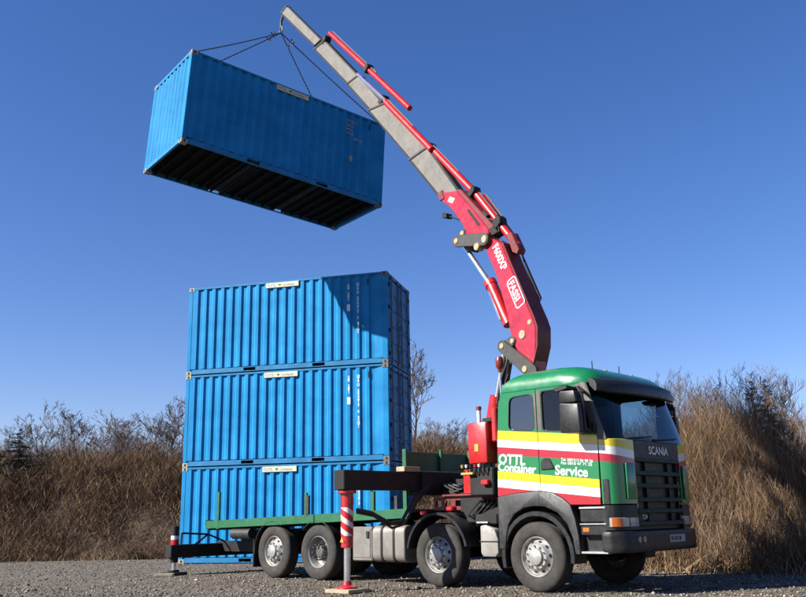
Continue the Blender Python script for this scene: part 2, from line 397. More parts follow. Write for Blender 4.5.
def brush(name, label, x0, x1, y0, y1, n, hfun, wfun, dmax, probs, lean=.5, twigs=2, dmin=-.25):
    x = x0+(x1-x0)*RNG.random(n*3); y = y0+(y1-y0)*RNG.random(n*3); d = bank_d(x, y)
    ok = (d > dmin) & (d < dmax)
    # clumps and hollows
    q = np.sin(x*1.7+.6*np.sin(y*2.1))*np.sin(y*1.9+x*.6)+.7*np.sin(x*.63+1.1)*np.sin(y*.8)
    ok &= RNG.random(len(x)) < np.clip(.6+.45*q, .25, 1)
    x, y, d, q = x[ok][:n], y[ok][:n], d[ok][:n], q[ok][:n]; z = np.maximum(bank_h(x, y), -.02)
    h = hfun(d)*(.45+.75*RNG.random(len(x))+.14*q); h = np.maximum(h, .15); w = wfun(y)*(.6+.9*RNG.random(len(x)))
    parts = [ribbons(x, y, z-.03, h, w, lean, probs)]
    cx, cy, cz = parts[0][3]
    for k in range(twigs):
        j = RNG.integers(1, 4, len(x)); i = np.arange(len(x))
        parts.append(ribbons(cx[i, j], cy[i, j], cz[i, j], h*(.18+.3*RNG.random(len(x))), w*.7, 1.0, probs, K=2))
    V, Fq, T, off = [], [], [], 0
    for p in parts: V.append(p[0]); Fq.append(p[1]+off); T.append(p[2]); off += len(p[0])
    tinted(name, np.concatenate(V), np.concatenate(Fq), np.concatenate(T), 'brush', label, cat='brush')
P1 = [.12, .18, .22, .22, .10, .12, .04]; P2 = [.12, .20, .26, .16, .16, .06, .04]; P3 = [.10, .10, .18, .28, .03, .26, .05]
brush('dry_brush', 'brown dry brush tangled over the top of the bank behind the container stack', -30, 5, 27, 40, 34000, lambda d: .7+.13*d, lambda y: .016+0*y, 9.5, P1, .7, 3, dmin=2.6)
brush('dry_brush', 'dark reddish tangle of dead brush on the slope left of the container stack', -30, 5, 27, 40, 56000, lambda d: .62+.10*d, lambda y: .015+0*y, 4.4, P3, .95, 3)  # darker stem mix, with the slope's shade put into the palette too
brush('dry_brush', 'tall straw coloured reeds and brush growing beside the truck cab', 2.2, 15, 13, 28, 60000, lambda d: 1.0+.42*np.clip(d, 0, 3), lambda y: .0095+0*y, 4.6, P2, .30, 3)
def foot_tufts():
    n = 9000; k = RNG.integers(0, len(BL)-1, n); t = RNG.random(n)
    x = BLA[k, 0]+(BLA[k+1, 0]-BLA[k, 0])*t; y = BLA[k, 1]+(BLA[k+1, 1]-BLA[k, 1])*t
    ok = (x > -22) & (x < 14); x, y = x[ok], y[ok]; n = len(x)
    x = x+RNG.normal(0, .25, n); y = y+RNG.normal(0, .35, n)
    V, Fq, T, _ = ribbons(x, y, np.maximum(bank_h(x, y), 0)-.01, .12+.45*RNG.random(n)**1.5, .010+.010*RNG.random(n), 1.2, [.3, .25, .15, .05, .1, 0, .15])
    tinted('dry_grass', V, Fq, T, 'brush', 'short dry straw along the foot of the bank', cat='grass')
foot_tufts()

# bare trees
def bare_tree_meshes(seed, height, spread, rmin=.008):
    rn = random.Random(seed); tr = MB(); tw = MB()
    def grow(p, d, ln, r, lvl):
        pts = [p]; q = p.copy(); dd = d.copy(); nseg = 4 if lvl < 2 else 3
        for i in range(nseg):
            dd = (dd + Vector((rn.gauss(0, .13), rn.gauss(0, .13), rn.gauss(.05, .07)))).normalized(); q = q + dd*(ln/nseg); pts.append(q.copy())
        rs = [max(rmin, r*(1-.72*i/nseg)) for i in range(nseg+1)]
        (tr if lvl < 2 else tw).tube(pts, rs, 5 if lvl < 2 else 3, False)
        if lvl >= 4: return
        nb = [7, 5, 4, 3][lvl]
        for k in range(nb):
            t = rn.uniform(.25 if lvl else .18, 1); i = min(nseg-1, int(t*nseg)); b = pts[i].lerp(pts[i+1], t*nseg-i)
            out = Vector((rn.gauss(0, 1), rn.gauss(0, 1), rn.gauss(.1, .5))).normalized()
            nd = (dd*(1.0-.3*spread) + out*spread).normalized(); nd.z = nd.z*.8+.22; nd.normalize()
            grow(b, nd, ln*rn.uniform(.38, .62), max(rmin, rs[i]*.6), lvl+1)
    grow(Vector((0, 0, -.1)), Vector((0, 0, 1)), height*.8, height*.014, 0)
    return tr.mesh('trunk', 'bark', smooth=60, solid=False), tw.mesh('crown', 'twig', smooth=60, solid=False)
TREES = [bare_tree_meshes(s, 3.0, sp) for s, sp in ((1, .8), (2, .7), (5, .95), (9, .85), (14, .75))] + [bare_tree_meshes(s, 3.0, sp, .0038) for s, sp in ((21, .5), (22, .6), (25, .45))]
def bare_tree(x, y, top, var, label, group, name='bare_tree'):
    z = float(bank_h(np.array([x]), np.array([y]))[0]); t = empty(name, (x, y, z), random.uniform(0, 6.28), label, 'tree', group)
    k = (top-z)/2.75; t.scale = (k, k, k)
    link('trunk', TREES[var][0], t); link('crown', TREES[var][1], t)
def at_px(u, dist):                                             # ground point under a column of the photo at a depth
    d = ray(u, 516); return CO.x + d.x/d.y*dist, dist
for u, v, D, var in [(4, 436, 33, 0), (28, 440, 35, 2), (44, 425, 34, 1), (58, 428, 36, 4), (72, 423, 35, 3), (83, 432, 37, 0), (92, 428, 33.5, 1), (101, 430, 35, 2), (118, 434, 34, 4), (128, 431, 37, 3), (137, 440, 35, 0), (147, 432, 36, 2), (157, 424, 33.5, 3), (163, 428, 36, 1), (170, 418, 35, 4), (176, 430, 34, 0), (14, 446, 38, 3), (110, 442, 36, 1)]:
    x, y = at_px(u, D); d = ray(u, v); bare_tree(x, y, CH + d.z/d.y*D, var, *(('leafless sapling crowding the dark bushy evergreen on the bank', 'saplings by the evergreen') if u < 30 else ('leafless tree rising right beside the edge of the container stack', 'trees beside the stack edge') if u > 160 else ('small leafless tree on the bank between evergreen and container stack', 'leafless trees on the open bank')))
for u, v, D, var in [(417, 372, 37, 4)]:
    x, y = at_px(u, D); d = ray(u, v); bare_tree(x, y, CH + d.z/d.y*D, var, 'tall leafless tree just past the shaded container doors', None)
for u, v, D, var in [(424, 428, 36, 0), (432, 432, 34, 1), (441, 430, 37, 2), (449, 434, 35, 3), (457, 430, 36, 4), (463, 434, 34, 0)]:
    x, y = at_px(u, D); d = ray(u, v); bare_tree(x, y, CH + d.z/d.y*D, var, 'low leafless shrub seen between containers and red control cabinet', 'shrubs in the gap behind the crane', 'bare_shrub')
for u, v, D, var in [(674, 411, 24, 5), (679, 407, 22, 6), (684, 409, 23, 7), (690, 411, 25, 5), (697, 410, 23, 6), (704, 411, 24, 7), (712, 412, 22, 5), (722, 409, 24, 6), (731, 408, 23, 7), (738, 407, 22, 5), (745, 408, 24, 6), (752, 410, 22, 7), (773, 408, 23, 5), (792, 401, 22, 5), (798, 399, 23, 6), (804, 401, 22, 7)]:
    x, y = at_px(u, D); d = ray(u, v); bare_tree(x, y, CH + d.z/d.y*D, var, 'purplish leafless shrub rising behind the straw beside the cab', 'leafless shrubs behind the straw by the cab', 'bare_shrub')

def conifer(u, v, D, wide, label, seed, ragged=.25):
    x, y = at_px(u, D); d = ray(u, v); top = CH + d.z/d.y*D; z = float(bank_h(np.array([x]), np.array([y]))[0]); hgt = top-z
    rn = random.Random(seed); t = empty('conifer', (x, y, z), 0, label, 'tree')
    MB().tube([(0, 0, -.1), (.02, 0, hgt*.5), (0, 0, hgt*.98)], [hgt*.022, hgt*.014, .01], 7).build('trunk', 'bark', t)
    nd = MB()
    lv = max(6, int(hgt*.92/.15)); z0_ = hgt*.08
    for k in range(lv):
        f = k/(lv-1); zz0 = z0_ + (hgt-z0_)*f; nbr = max(4, int(15*(1-f)+4))
        for b_ in range(nbr):
            a = rn.uniform(0, 6.283); ln = wide*(1-f)*rn.uniform(1-ragged, 1+ragged*.5)+.035; zz = zz0+rn.uniform(-.05, .05); ns = max(4, int(ln/.05))
            for s in range(ns):
                q = (s+rn.random())/ns*ln; p = Vector((math.cos(a)*q, math.sin(a)*q, zz - .12*q + .10*q*q/max(.1, ln) + rn.gauss(0, .015)))
                for tw_ in (-1, 1):
                    b2 = a + tw_*rn.uniform(.3, 1.1); l2 = min(ln+.03, .06+.09*rn.random()); e = Vector((math.cos(b2), math.sin(b2), rn.uniform(-.3, .35)))*l2; sd = Vector((-math.sin(b2), math.cos(b2), rn.uniform(-.5, .5)))*.03
                    nd.add([p-sd, p+sd, p+e+sd*.2, p+e-sd*.2], [(0, 1, 2, 3)])
    nd.build('crown', 'needle', t, smooth=0, solid=False)
conifer(766, 383, 25, 1.15, 'slender dark conifer with one thin spire above the straw', 3)
conifer(780, 381.5, 25.5, 1.6, 'broader dark conifer with ragged top above the straw', 4, .4)
conifer(13, 429, 33, 1.7, 'dark bushy evergreen among the leafless trees on the bank', 5, .6)

# ================================================================== containers
def container(label_, group, marks, texts):
    root = empty('shipping_container', (0, 0, 0), 0, label_, 'container', group)
    def corr(a0, a1, pitch, fn, lead=0.0):
        n = round((a1-a0)/pitch); p = (a1-a0)/n; pts = []
        if lead: pts = [(a0, .012)]; a0 += lead; n -= 1
        for i in range(n):
            o = a0+i*p; pts += [(o, .012), (o+p*.30, .012), (o+p*.52, .056), (o+p*.80, .056)]
        pts += [(a1, .012)]
        q = MB(); vs = [fn(a, d, z) for z in (.172, HC-.065) for a, d in pts]; k = len(pts)
        return q.add(vs, [(i, i+1, k+i+1, k+i) for i in range(k-1)])
    corr(.13, L-.16, .274, lambda a, d, z: (a, d, z), .08).build('side_wall', 'container_blue', root, smooth=0, solid=False)
    corr(.13, L-.16, .274, lambda a, d, z: (a, B-d, z)).build('side_wall', 'container_blue', root, smooth=0, solid=False)
    corr(.13, B-.13, .242, lambda a, d, z: (d, a, z)).build('end_wall', 'container_blue', root, smooth=0, solid=False)
    for y0 in (.0, B-.14): MB().box(.006, .13, y0+.006, y0+.134, .12, HC-.12).build('corner_post', 'container_blue', root, bevel=.012)
    for y0 in (.0, B-.16): MB().box(L-.16, L-.006, y0+.006, y0+.154, .12, HC-.12).build('corner_post', 'container_blue', root, bevel=.012)
    for y0, s in ((.004, 1), (B-.004, -1)):
        MB().box(.178, L-.178, y0, y0+s*.06, HC-.068, HC-.012).build('top_rail', 'container_rail', root, bevel=.006)
        br = MB(); cuts = [(.178, 1.80), (2.16, 3.87), (4.23, L-.178)]
        for a, b in cuts: br.box(a, b, y0, y0+s*.05, .022, .152)
        for a in (1.80, 3.87): br.box(a, a+.36, y0+s*.001, y0+s*.049, .13, .1515); br.box(a, a+.36, y0+s*.001, y0+s*.049, .0225, .045)
        br.build('bottom_rail', 'container_rail', root, bevel=.004)
        MB().box(.14, L-.16, y0+s*.052, y0+s*.07, .13, .18).build('rail_gap', 'pocket_black', root)  # black strip set in the gap, draws a dark line above the rail
    for a in (1.80, 3.87): 
        p_ = MB(); p_.box(a+.002, a+.358, .03, B-.03, .120, .128); p_.box(a+.002, a+.01, .03, B-.03, .03, .12); p_.box(a+.35, a+.358, .03, B-.03, .03, .12)
        p_.build('forklift_pocket', 'pocket_black', root)
    MB().box(.004, .07, .178, B-.178, .022, .16).build('end_rail', 'container_rail', root, bevel=.006)
    MB().box(.004, .07, .178, B-.178, HC-.10, HC-.012).build('end_rail', 'container_rail', root, bevel=.006)
    MB().box(L-.08, L-.004, .178, B-.178, HC-.13, HC-.012).build('door_header', 'container_rail', root, bevel=.006)
    MB().box(L-.08, L-.004, .178, B-.178, .022, .14).build('door_sill', 'container_rail', root, bevel=.006)
    MB().box(.05, L-.05, .05, B-.05, HC-.03, HC-.016).build('roof', 'container_rail', root)
    MB().box(.07, L-.08, .07, B-.07, .146, .17).build('floor', 'plywood_floor', root)
    for k in range(18):
        x = .3+k*(L-.6)/17
        if abs(x-1.98) < .16 or abs(x-4.05) < .16: x += .0
        MB().box(x-.025, x+.025, .056, B-.056, .03, .1445).build('cross_member', 'under_steel', root)
    for x in (0, L-.178):
        for y in (0, B-.162):
            for z in (0, HC-.118):
                q = MB(); q.box(x, x+.178, y, y+.162, z, z+.118)
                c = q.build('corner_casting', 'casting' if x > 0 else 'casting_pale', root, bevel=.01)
                e = MB(); yo = -.003 if y == 0 else B+.003; xo = -.003 if x == 0 else L+.003
                for px, py, ax in ((x+.09, yo, 0), (xo, y+.08, 1)):
                    poly = [(math.cos(a)*.028, math.sin(a)*.04) for a in np.linspace(0, 6.283, 11)[:-1]]
                    if ax == 0: e.prism(poly, lambda u, v, w, px=px, z=z, py=py: (px+u, py+w, z+.06+v), -.002, .002)
                    else: e.prism(poly, lambda u, v, w, py=py, z=z, px=px: (px+w, py+u, z+.06+v), -.002, .002)
                e.build('eye_hole', 'pocket_black', c, smooth=0)
    # doors on the x = L end
    for y0, y1 in ((.17, B/2-.006), (B/2+.006, B-.17)):
        dr = MB(); n = 4; dr.box(L-.07, L-.03, y0, y1, .15, HC-.14)
        for k in range(5):
            z = .15+k*(HC-.29)/5; dr.box(L-.031, L-.012, y0+.05, y1-.05, z+.04, z+(HC-.29)/5-.03)
        d = dr.build('door', 'container_rail', root, bevel=.008)
        for yb in (y0+.22, y1-.18):
            lb = MB(); lb.cyl((L+.012, yb, .06), (L+.012, yb, HC-.05), .017, n=8)
            for z in (.10, .55, 1.25, 1.95, HC-.10): lb.box(L-.014, L+.032, yb-.05, yb+.05, z-.04, z+.04)
            lb.cyl((L+.03, yb, 1.05), (L+.03, yb+.34, 1.08), .012, n=6)
            lb.build('lock_bar', 'casting', d)
        hy = y0-.01 if y0 < 1 else y1+.01
        for z in (.3, .95, 1.6, 2.25): MB().box(L-.03, L+.012, hy-.06, hy+.08, z-.05, z+.05).build('hinge', 'under_steel', d, bevel=.006)
    MB().box(.17*0+L-.585, L-.545, -.004, .02, HC-.36, HC-.19).build('vent', 'pocket_black', root, bevel=.008)
    # name board below the top rail, near side
    pl = MB(); pl.box(2.44, 3.44, -.012, .003, HC-.205, HC-.06); sp = pl.build('name_board', 'sign_cream', root, bevel=.004)
    place_text('lettering', 'ÖTTL', .115, 'grey_print', sp, (2.48, -.0135, HC-.175), (1, 0, 0), (0, 0, 1), xs=.9, offset=.002)
    MB().prism([(2.81, HC-.13), (2.86, HC-.095), (2.91, HC-.13), (2.86, HC-.17)], lambda u, v, w: (u, w, v), -.0155, -.0125).build('emblem', 'sign_green', sp, smooth=0)
    place_text('lettering', 'Container', .10, 'grey_print', sp, (2.95, -.0135, HC-.17), (1, 0, 0), (0, 0, 1), xs=.9, offset=.001)
    if marks == 'vertical':
        for i, ch in enumerate(texts[0]):
            if ch != ' ': place_text('marking', ch, .105, 'white_print', root, (L-1.134, .0105, HC-.36-i*.08), (1, 0, 0), (0, 0, 1), offset=.004, align='CENTER', extr=.001)
        MB().box(L-1.178, L-1.09, .009, .0115, HC-1.06, HC-.87).build('marking_panel', 'white_print', root)
        for i, ch in enumerate(texts[1]):
            if ch != ' ': place_text('marking', ch, .10, 'white_print', root, (L-.859, .0105, HC-.34-i*.08), (1, 0, 0), (0, 0, 1), offset=.004, align='CENTER', extr=.001)
    else:
        for i, ln in enumerate(texts): place_text('marking', ln, .11, 'grey_print', root, (L-1.36+(.0 if i < 4 else .28), .0095, HC-.36-i*.125), (1, 0, 0), (0, 0, 1), offset=.002)
        MB().box(L-1.178, L-1.095, .009, .0115, HC-1.52, HC-1.36).build('hazard_sticker', 'yellow_print', root)
    return root
SM = Matrix.Rotation(-.25834, 3, 'Z'); SO = Vector((-.42717, 23.45007, 0)) + SM @ Vector((-L, 0, 0))
ca = container('blue container resting on the ground at the bottom of the stack', 'stacked blue containers', 'vertical', ('20 281', 'OTTU 204817 5 22G1'))
ca.location = SO; ca.rotation_euler = (0, 0, -.25834)
for k, lb in ((1, 'blue container in the middle of the stack of three'), (2, 'topmost container of the stack with a dark diagonal shadow')):
    c = copy_tree(ca); c['label'] = lb; c.location = SO + Vector((0, 0, HC*k)); c.rotation_euler = (0, 0, -.25834)
cs = container('blue container hanging in the air from the crane chains', 'shipping containers', 'rows', ('ÖTTU 2', '22G1', 'MAX', 'TARE', 'KG 20'))
SUSM = (Matrix.Rotation(.653121, 4, 'Z') @ Matrix.Rotation(.0771984, 4, 'Y') @ Matrix.Rotation(-.0126185, 4, 'X')); SUSM.translation = Vector((-5.33752, 19.80357, 10.11038))
cs.matrix_world = SUSM; cs['group'] = ''
del cs['group']

# ================================================================== chain sling
RING = Vector((-3.386, 22.777, 14.88))
sl_ = empty('chain_sling', RING, 0, 'four leg steel chain sling between boom tip and hanging container', 'chain')
def chain_leg(a, b, sag=.03):
    q = MB(); n = int((b-a).length/.05); rs = []; pts = []
    for i in range(n+1):
        t = i/n; pts.append(a.lerp(b, t) + Vector((0, 0, -sag*4*t*(1-t)))); rs.append(.021 if i % 2 else .012)
    return q.tube(pts, rs, 6)
rg = MB(); rg.tube([(math.cos(a)*.075*BE.x, math.cos(a)*.075*BE.y, math.sin(a)*.11) for a in np.linspace(0, 6.283, 15)], .02, 6); rg.build('master_ring', 'chain_steel', sl_)
for cx_, cy_ in ((.09, .08), (.09, B-.08), (L-.09, .08), (L-.09, B-.08)):
    P = SUSM @ Vector((cx_, cy_, HC-.02)) - RING
    lg = chain_leg(Vector((0, 0, -.1)), P).build('chain_leg', 'chain_steel', sl_)
    k = P.normalized(); h = MB(); h.tube([-k*.02*0 + P*.10, P*.10+Vector((.05, .0, -.06)), P*.10+Vector((.03, 0, -.17)), P*.13], .02, 6); h.build('shortening_hook', 'chain_steel', lg)
    s2 = MB(); s2.tube([P+Vector((0, 0, .03)), P-k*.12], [.035, .02], 6); s2.build('end_hook', 'chain_steel', lg)

# ================================================================== loader crane
cr = empty('loader_crane', BASE, 0, 'red loader crane with raised telescopic boom mounted behind the green cab', 'crane')
def TC(x, y, z): return TM @ Vector((x, y, z)) + TLOC - BASE        # truck coordinates -> crane
def bprism(px, w0, w1, wpx=None):
    """plate or box cut from a side outline given in the photo, standing in the boom's own plane"""
    q = [BP(u, v, w1 if wpx is None else wpx) for u, v in px]
    return MB().prism(q, lambda s, z, w: B3(s, z, w), w0, w1)
def btube(p0, p1, r, w=0.0, n=14, r2=None):
    a = BP(*p0, w); b = BP(*p1, w); return MB().cyl(B3(*a, w), B3(*b, w), r, r2, n)
def pin(p, r, w0, w1, name, mat, parent, n=16):
    a = BP(*p, w1); return MB().cyl(B3(*a, w0), B3(*a, w1), r, n=n).build(name, mat, parent, bevel=.008)
# column and base
MB().box(-1.75, -.82, .35, 2.15, 1.02, 1.45, fn=TC).build('base_frame', 'black_steel', cr, bevel=.02)  # red base coloured black to stand for the shade it lies in
MB().cyl(TC(-1.2, 1.25, 1.4), TC(-1.2, 1.25, 1.75), .48, .42, 24).build('slew_housing', 'black_steel', cr, bevel=.02)
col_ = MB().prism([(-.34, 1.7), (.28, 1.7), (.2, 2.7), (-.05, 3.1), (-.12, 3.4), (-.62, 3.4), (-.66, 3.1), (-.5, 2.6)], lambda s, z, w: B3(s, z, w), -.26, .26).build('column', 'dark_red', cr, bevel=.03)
# inner boom
ib = bprism([(486, 252), (495, 273), (507, 315), (510, 334), (515, 347), (523, 362), (522, 392), (534, 392), (535.5, 344), (535.5, 327), (532.5, 318), (508, 261), (501, 243), (492, 238)], -.145, .145).build('inner_boom', 'crane_red', cr, bevel=.02)
pin((521.5, 334.5), .08, -.16, .162, 'pivot_pin', 'pin_brass', ib); pin((529, 322), .05, -.16, .157, 'pivot_pin', 'pin_brass', ib)
# back plate of the boom, a little wider; darker red carries that face's shade
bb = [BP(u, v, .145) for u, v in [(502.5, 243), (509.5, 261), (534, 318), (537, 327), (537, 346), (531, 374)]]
bp = MB(); pts = bb + [(s-.03, z+.004) for s, z in reversed(bb)]; bp.prism(pts, lambda s, z, w: B3(s, z, w), -.165, .165); bp.build('shaded_back_plate', 'dark_red', ib, bevel=.005)
def boom_text(body, p, q, size, **kw):
    a = BP(*p, .148); b = BP(*q, .148); A = B3(*a, .1475); Bv = B3(*b, .1475); u = (Bv-A).normalized(); w = BN; v = w.cross(u)
    return place_text('lettering', body, size, 'white_print', ib, A, u, v, **kw), A, u, v
boom_text('F600XP', (492.3, 247.5), (506.5, 282), .225, offset=.005, xs=.80)
_, A, u_, v_ = boom_text('FASSI', (508.5, 283.5), (519.5, 311), .20, offset=.005, xs=.92)
fr_ = MB(); l0, l1, h0, h1 = -.05, .555, -.045, .205
def rr(l0, l1, h0, h1, r): 
    o = []
    for cx_, cy_, a0 in ((l1-r, h1-r, 0), (l0+r, h1-r, 90), (l0+r, h0+r, 180), (l1-r, h0+r, 270)):
        for k in range(5): a = math.radians(a0+k*22.5); o.append((cx_+r*math.cos(a), cy_+r*math.sin(a)))
    return o
fr_.prism(rr(l0, l1, h0, h1, .06), lambda a, b, w: A+u_*a+v_*b+BN*w, -.002, .002, holes=[rr(l0+.022, l1-.022, h0+.022, h1-.022, .045)])
fr_.build('logo_frame', 'white_print', ib, smooth=0)
# lift links and lift cylinder at the column head
def link_plate(p, q, r0, r1, w, thick, mat, name, parent):
    a = Vector(BP(*p, w)); b = Vector(BP(*q, w)); d = (b-a).normalized(); nrm = Vector((-d.y, d.x)); pts = []
    for k in range(9): t = math.pi*k/8; pts.append(a + nrm*r0*math.cos(t) - d*r0*math.sin(t))
    for k in range(9): t = math.pi*k/8; pts.append(b - nrm*r1*math.cos(t) + d*r1*math.sin(t))
    return MB().prism([(c.x, c.y) for c in pts], lambda s, z, ww: B3(s, z, ww), w-thick, w).build(name, mat, parent, bevel=.008)
for w in (.245, -.18):
    lk = link_plate((501, 346), (531, 372), .105, .13, w, .07, 'link_grey', 'lift_link', cr)
    if w > 0: pin((501, 346), .055, .1, .262, 'pivot_pin', 'pin_brass', lk); pin((524, 369), .06, .1, .262, 'pivot_pin', 'pin_brass', lk)
lk = link_plate((511.5, 341), (503, 346), .09, .08, .17, .34, 'link_grey', 'lift_link', cr); pin((511.5, 341), .05, -.2, .19, 'pivot_pin', 'pin_brass', lk)
a = BP(505, 350, 0); b = BP(497.5, 396, 0)
lc = MB().cyl(B3(*a, 0), B3(*b, 0), .055, n=16).build('lift_rod', 'chrome_rod', cr)
b2 = (b[0]+(b[0]-a[0])*1.25, b[1]+(b[1]-a[1])*1.25)
MB().cyl(B3(*b, 0), B3(*b2, 0), .14, n=18).build('lift_cylinder', 'bright_red', cr, bevel=.01)
btube((510.5, 352), (505.5, 385), .065, -.1).build('hose_bundle', 'hose', cr)
# boom cylinder under the inner boom
bc = btube((492, 285.5), (509.5, 325), .11, .0, 18).build('boom_cylinder', 'bright_red', cr, bevel=.012)
btube((489.5, 283), (465, 247), .05, .0, 14).build('piston_rod', 'chrome_rod', bc)
btube((489.5, 281.5), (492.2, 286.5), .125, .0, 18).build('gland', 'bright_red', bc, bevel=.01)
btube((489, 292), (500, 320), .016, .13, 6).build('pipe', 'chrome_rod', bc)
# knuckle
for w in (.235, -.17):
    k1 = link_plate((455.5, 241), (483.5, 239), .115, .125, w, .07, 'link_grey', 'knuckle_link', cr)
    if w > 0:
        for p_, r_ in (((455.5, 241), .06), ((483.5, 239), .075), ((476, 246.5), .075)): pin(p_, r_, .1, .252, 'pivot_pin', 'pin_brass', k1)
k2 = link_plate((462, 234), (467, 246), .09, .09, .14, .28, 'link_grey', 'knuckle_link', cr); pin((461.5, 233.5), .06, -.17, .17, 'pivot_pin', 'pin_brass', k2)
# outer boom (red box) and telescopic sections
ob_ = bprism([(440.5, 192.5), (456.5, 190.5), (468, 203.5), (488, 228), (489.5, 238), (484, 248.5), (470, 246.5), (465, 231), (460, 221), (449.5, 207.5), (438.5, 199)], -.14, .14).build('outer_boom', 'crane_red', cr, bevel=.02)
bprism([(450, 196.5), (455, 198.5), (452.5, 203.5), (447.5, 201.5)], .135, .144, .14).build('sticker', 'sign_cream', ob_)
bprism([(467, 210.5), (469, 209), (480, 224), (478, 226)], .10, .147, .14).build('slot', 'black_steel', ob_)
bprism([(456, 190), (460, 189), (494, 226), (489, 230)], -.13, .12).build('shaded_top_face', 'dark_red', ob_, bevel=.01)  # top face of the outer boom, its shade painted in darker red
bprism([(437, 193.5), (441.5, 190), (444, 198.5), (439.5, 201)], -.16, .16).build('collar', 'dark_red', ob_, bevel=.01)
sp_ = btube((463, 221), (445, 215), .018, .0, 6).build('sensor_arm', 'black_steel', ob_); bprism([(441.5, 213), (446, 213), (446.5, 218), (442, 218)], -.08, .08).build('sensor', 'black_steel', ob_, bevel=.01)
SEC = [((281, 12.5), (314.5, 45.3), (286, 6.0), (320, 39.8), .06), ((314.5, 48.5), (350, 85.5), (323.5, 40.6), (359, 77.6), .08), ((347, 83), (371, 110), (357, 75.2), (381.5, 103), .095),
       ((368.5, 109.5), (412, 160.5), (383.5, 103), (427, 150), .115), ((409.5, 158.5), (442, 198.5), (425.5, 147), (459.5, 194.5), .125)]
for (l0, l1, r0, r1, hw) in SEC:
    ends = []
    for p_, q_ in ((l0, r0), (l1, r1)):
        a = Vector(BP(*p_, hw)); b = Vector(BP(*q_, hw)); x_ = (b-a).normalized(); kl = hw*.05
        ends.append([B3(c.x, c.y, w) for c, w in ((b, -hw), (b, hw), (a, hw), (a-x_*kl, hw*.35), (a-x_*kl, -hw*.35), (a, -hw))])
    bx_ = MB(); bx_.add(ends[0]+ends[1], [(0, 1, 2, 3, 4, 5), (11, 10, 9, 8, 7, 6)] + [(i, i+6, (i+1) % 6+6, (i+1) % 6) for i in range(6)])
    e = bx_.build('boom_extension', 'boom_grey', cr, bevel=.008)
    # wear collar at the outer end of each section
    a = Vector(BP(*l0, hw)); b = Vector(BP(*r0, hw)); d = (Vector(BP(*l1, hw))-a).normalized(); x_ = (b-a).normalized()
    pts = [a-x_*.05, b+x_*.03, b+x_*.03+d*.07, a-x_*.05+d*.07]
    MB().prism([(p.x, p.y) for p in pts], lambda s, z, w: B3(s, z, w), -hw-.02, hw+.02).build('collar', 'link_grey', e, bevel=.008)
    a1 = Vector(BP(*l1, hw)); pts = [a+x_*.004, a-x_*.05, a1-x_*.05, a1+x_*.004]
    MB().prism([(p.x, p.y) for p in pts], lambda s, z, w: B3(s, z, w), -hw*.9, hw+.004).build('underside_shade_strip', 'black_steel', e)  # black strip stands for the shaded underside edge of the section
    pts = [b+x_*.001, b+x_*.03, Vector(BP(*r1, hw))+x_*.03, Vector(BP(*r1, hw))+x_*.001]
    MB().prism([(p.x, p.y) for p in pts], lambda s, z, w: B3(s, z, w), -hw*.6, hw*.6).build('top_shade_strip', 'black_steel', e)  # black strip drawn for the shaded top face and the shadow on it
# tip shackle down to the sling
a = B3(*BP(283.5, 11, 0), 0); hk = MB(); k_ = RING-BASE
hk.tube([a, a+Vector((0, 0, -.12)), k_+Vector((0, 0, .28)), k_+Vector((0, 0, .1)), k_+BE*.05, k_-BE*.01+Vector((0, 0, -.02))], [.05, .045, .04, .035, .03, .02], 8); hk.build('load_hook', 'chain_steel', cr)
# extension cylinders on the back of the boom
def ext_cyl(p, q, r, w=0.0, rod=None, rr_=.03):
    c = btube(p, q, r, w, 14).build('extension_cylinder', 'bright_red', cr, bevel=.008)
    if rod: btube(*rod, rr_, w, 10).build('piston_rod', 'chrome_rod', c)
    # pipe running along it
    off = 2.4; btube((p[0]+off, p[1]-off*.9), (lerp(p[0], q[0], .55)+off, lerp(p[1], q[1], .55)-off*.9), .014, w, 6).build('pipe', 'boom_grey', c)
    return c
ext_cyl((330, 33.5), (410, 108.5), .065, .0)
ext_cyl((385.5, 102), (432, 150), .075, .08, ((357.5, 74.5), (387, 102.5)), .045)
ext_cyl((431, 147.5), (476, 194), .075, .0, ((404, 118), (470, 186)), .022)
ext_cyl((474, 191), (518, 246.5), .075, -.02)
ext_cyl((483, 196), (516, 240), .05, -.12)
for p_, s_ in (((325.5, 38.5), .13), ((367.5, 67), .12), ((383, 98.5), .13), ((429.5, 146.5), .13), ((473.5, 190), .12), ((498.5, 221), .16), ((487, 231), .16)):
    a = Vector(BP(*p_, .05)); d = Vector(BP(p_[0]+10, p_[1]+11, .05))-a; d.normalize(); x_ = Vector((d.y, -d.x))
    pts = [a-d*s_*.6-x_*s_*1.25, a+d*s_*.5-x_*s_*1.25, a+d*s_*.7+x_*s_*.2, a+d*.02+x_*s_*.6, a-d*s_*.6+x_*s_*.5]
    MB().prism([(c.x, c.y) for c in pts], lambda s, z, w: B3(s, z, w), -.09, .10).build('cylinder_bracket', 'black_steel', cr, bevel=.015)
bprism([(506, 234), (511, 232), (519, 249), (517, 254), (512, 252)], -.12, .06).build('end_guard', 'dark_red', cr, bevel=.01)
def bhose(px, r, w0, w1, name='hose', mat='hose'):
    n = len(px); pts = [B3(*BP(*p_, lerp(w0, w1, i/(n-1))), lerp(w0, w1, i/(n-1))) for i, p_ in enumerate(px)]
    out = []
    for i in range(n-1):                                            # smooth through the points
        p0, p1, p2, p3 = pts[max(i-1, 0)], pts[i], pts[i+1], pts[min(i+2, n-1)]
        for k in range(5): t = k/5; out.append(.5*((2*p1)+(p2-p0)*t+(2*p0-5*p1+4*p2-p3)*t*t+(3*p1-p0-3*p2+p3)*t**3))
    out.append(pts[-1]); return MB().tube(out, r, 7).build(name, mat, cr)
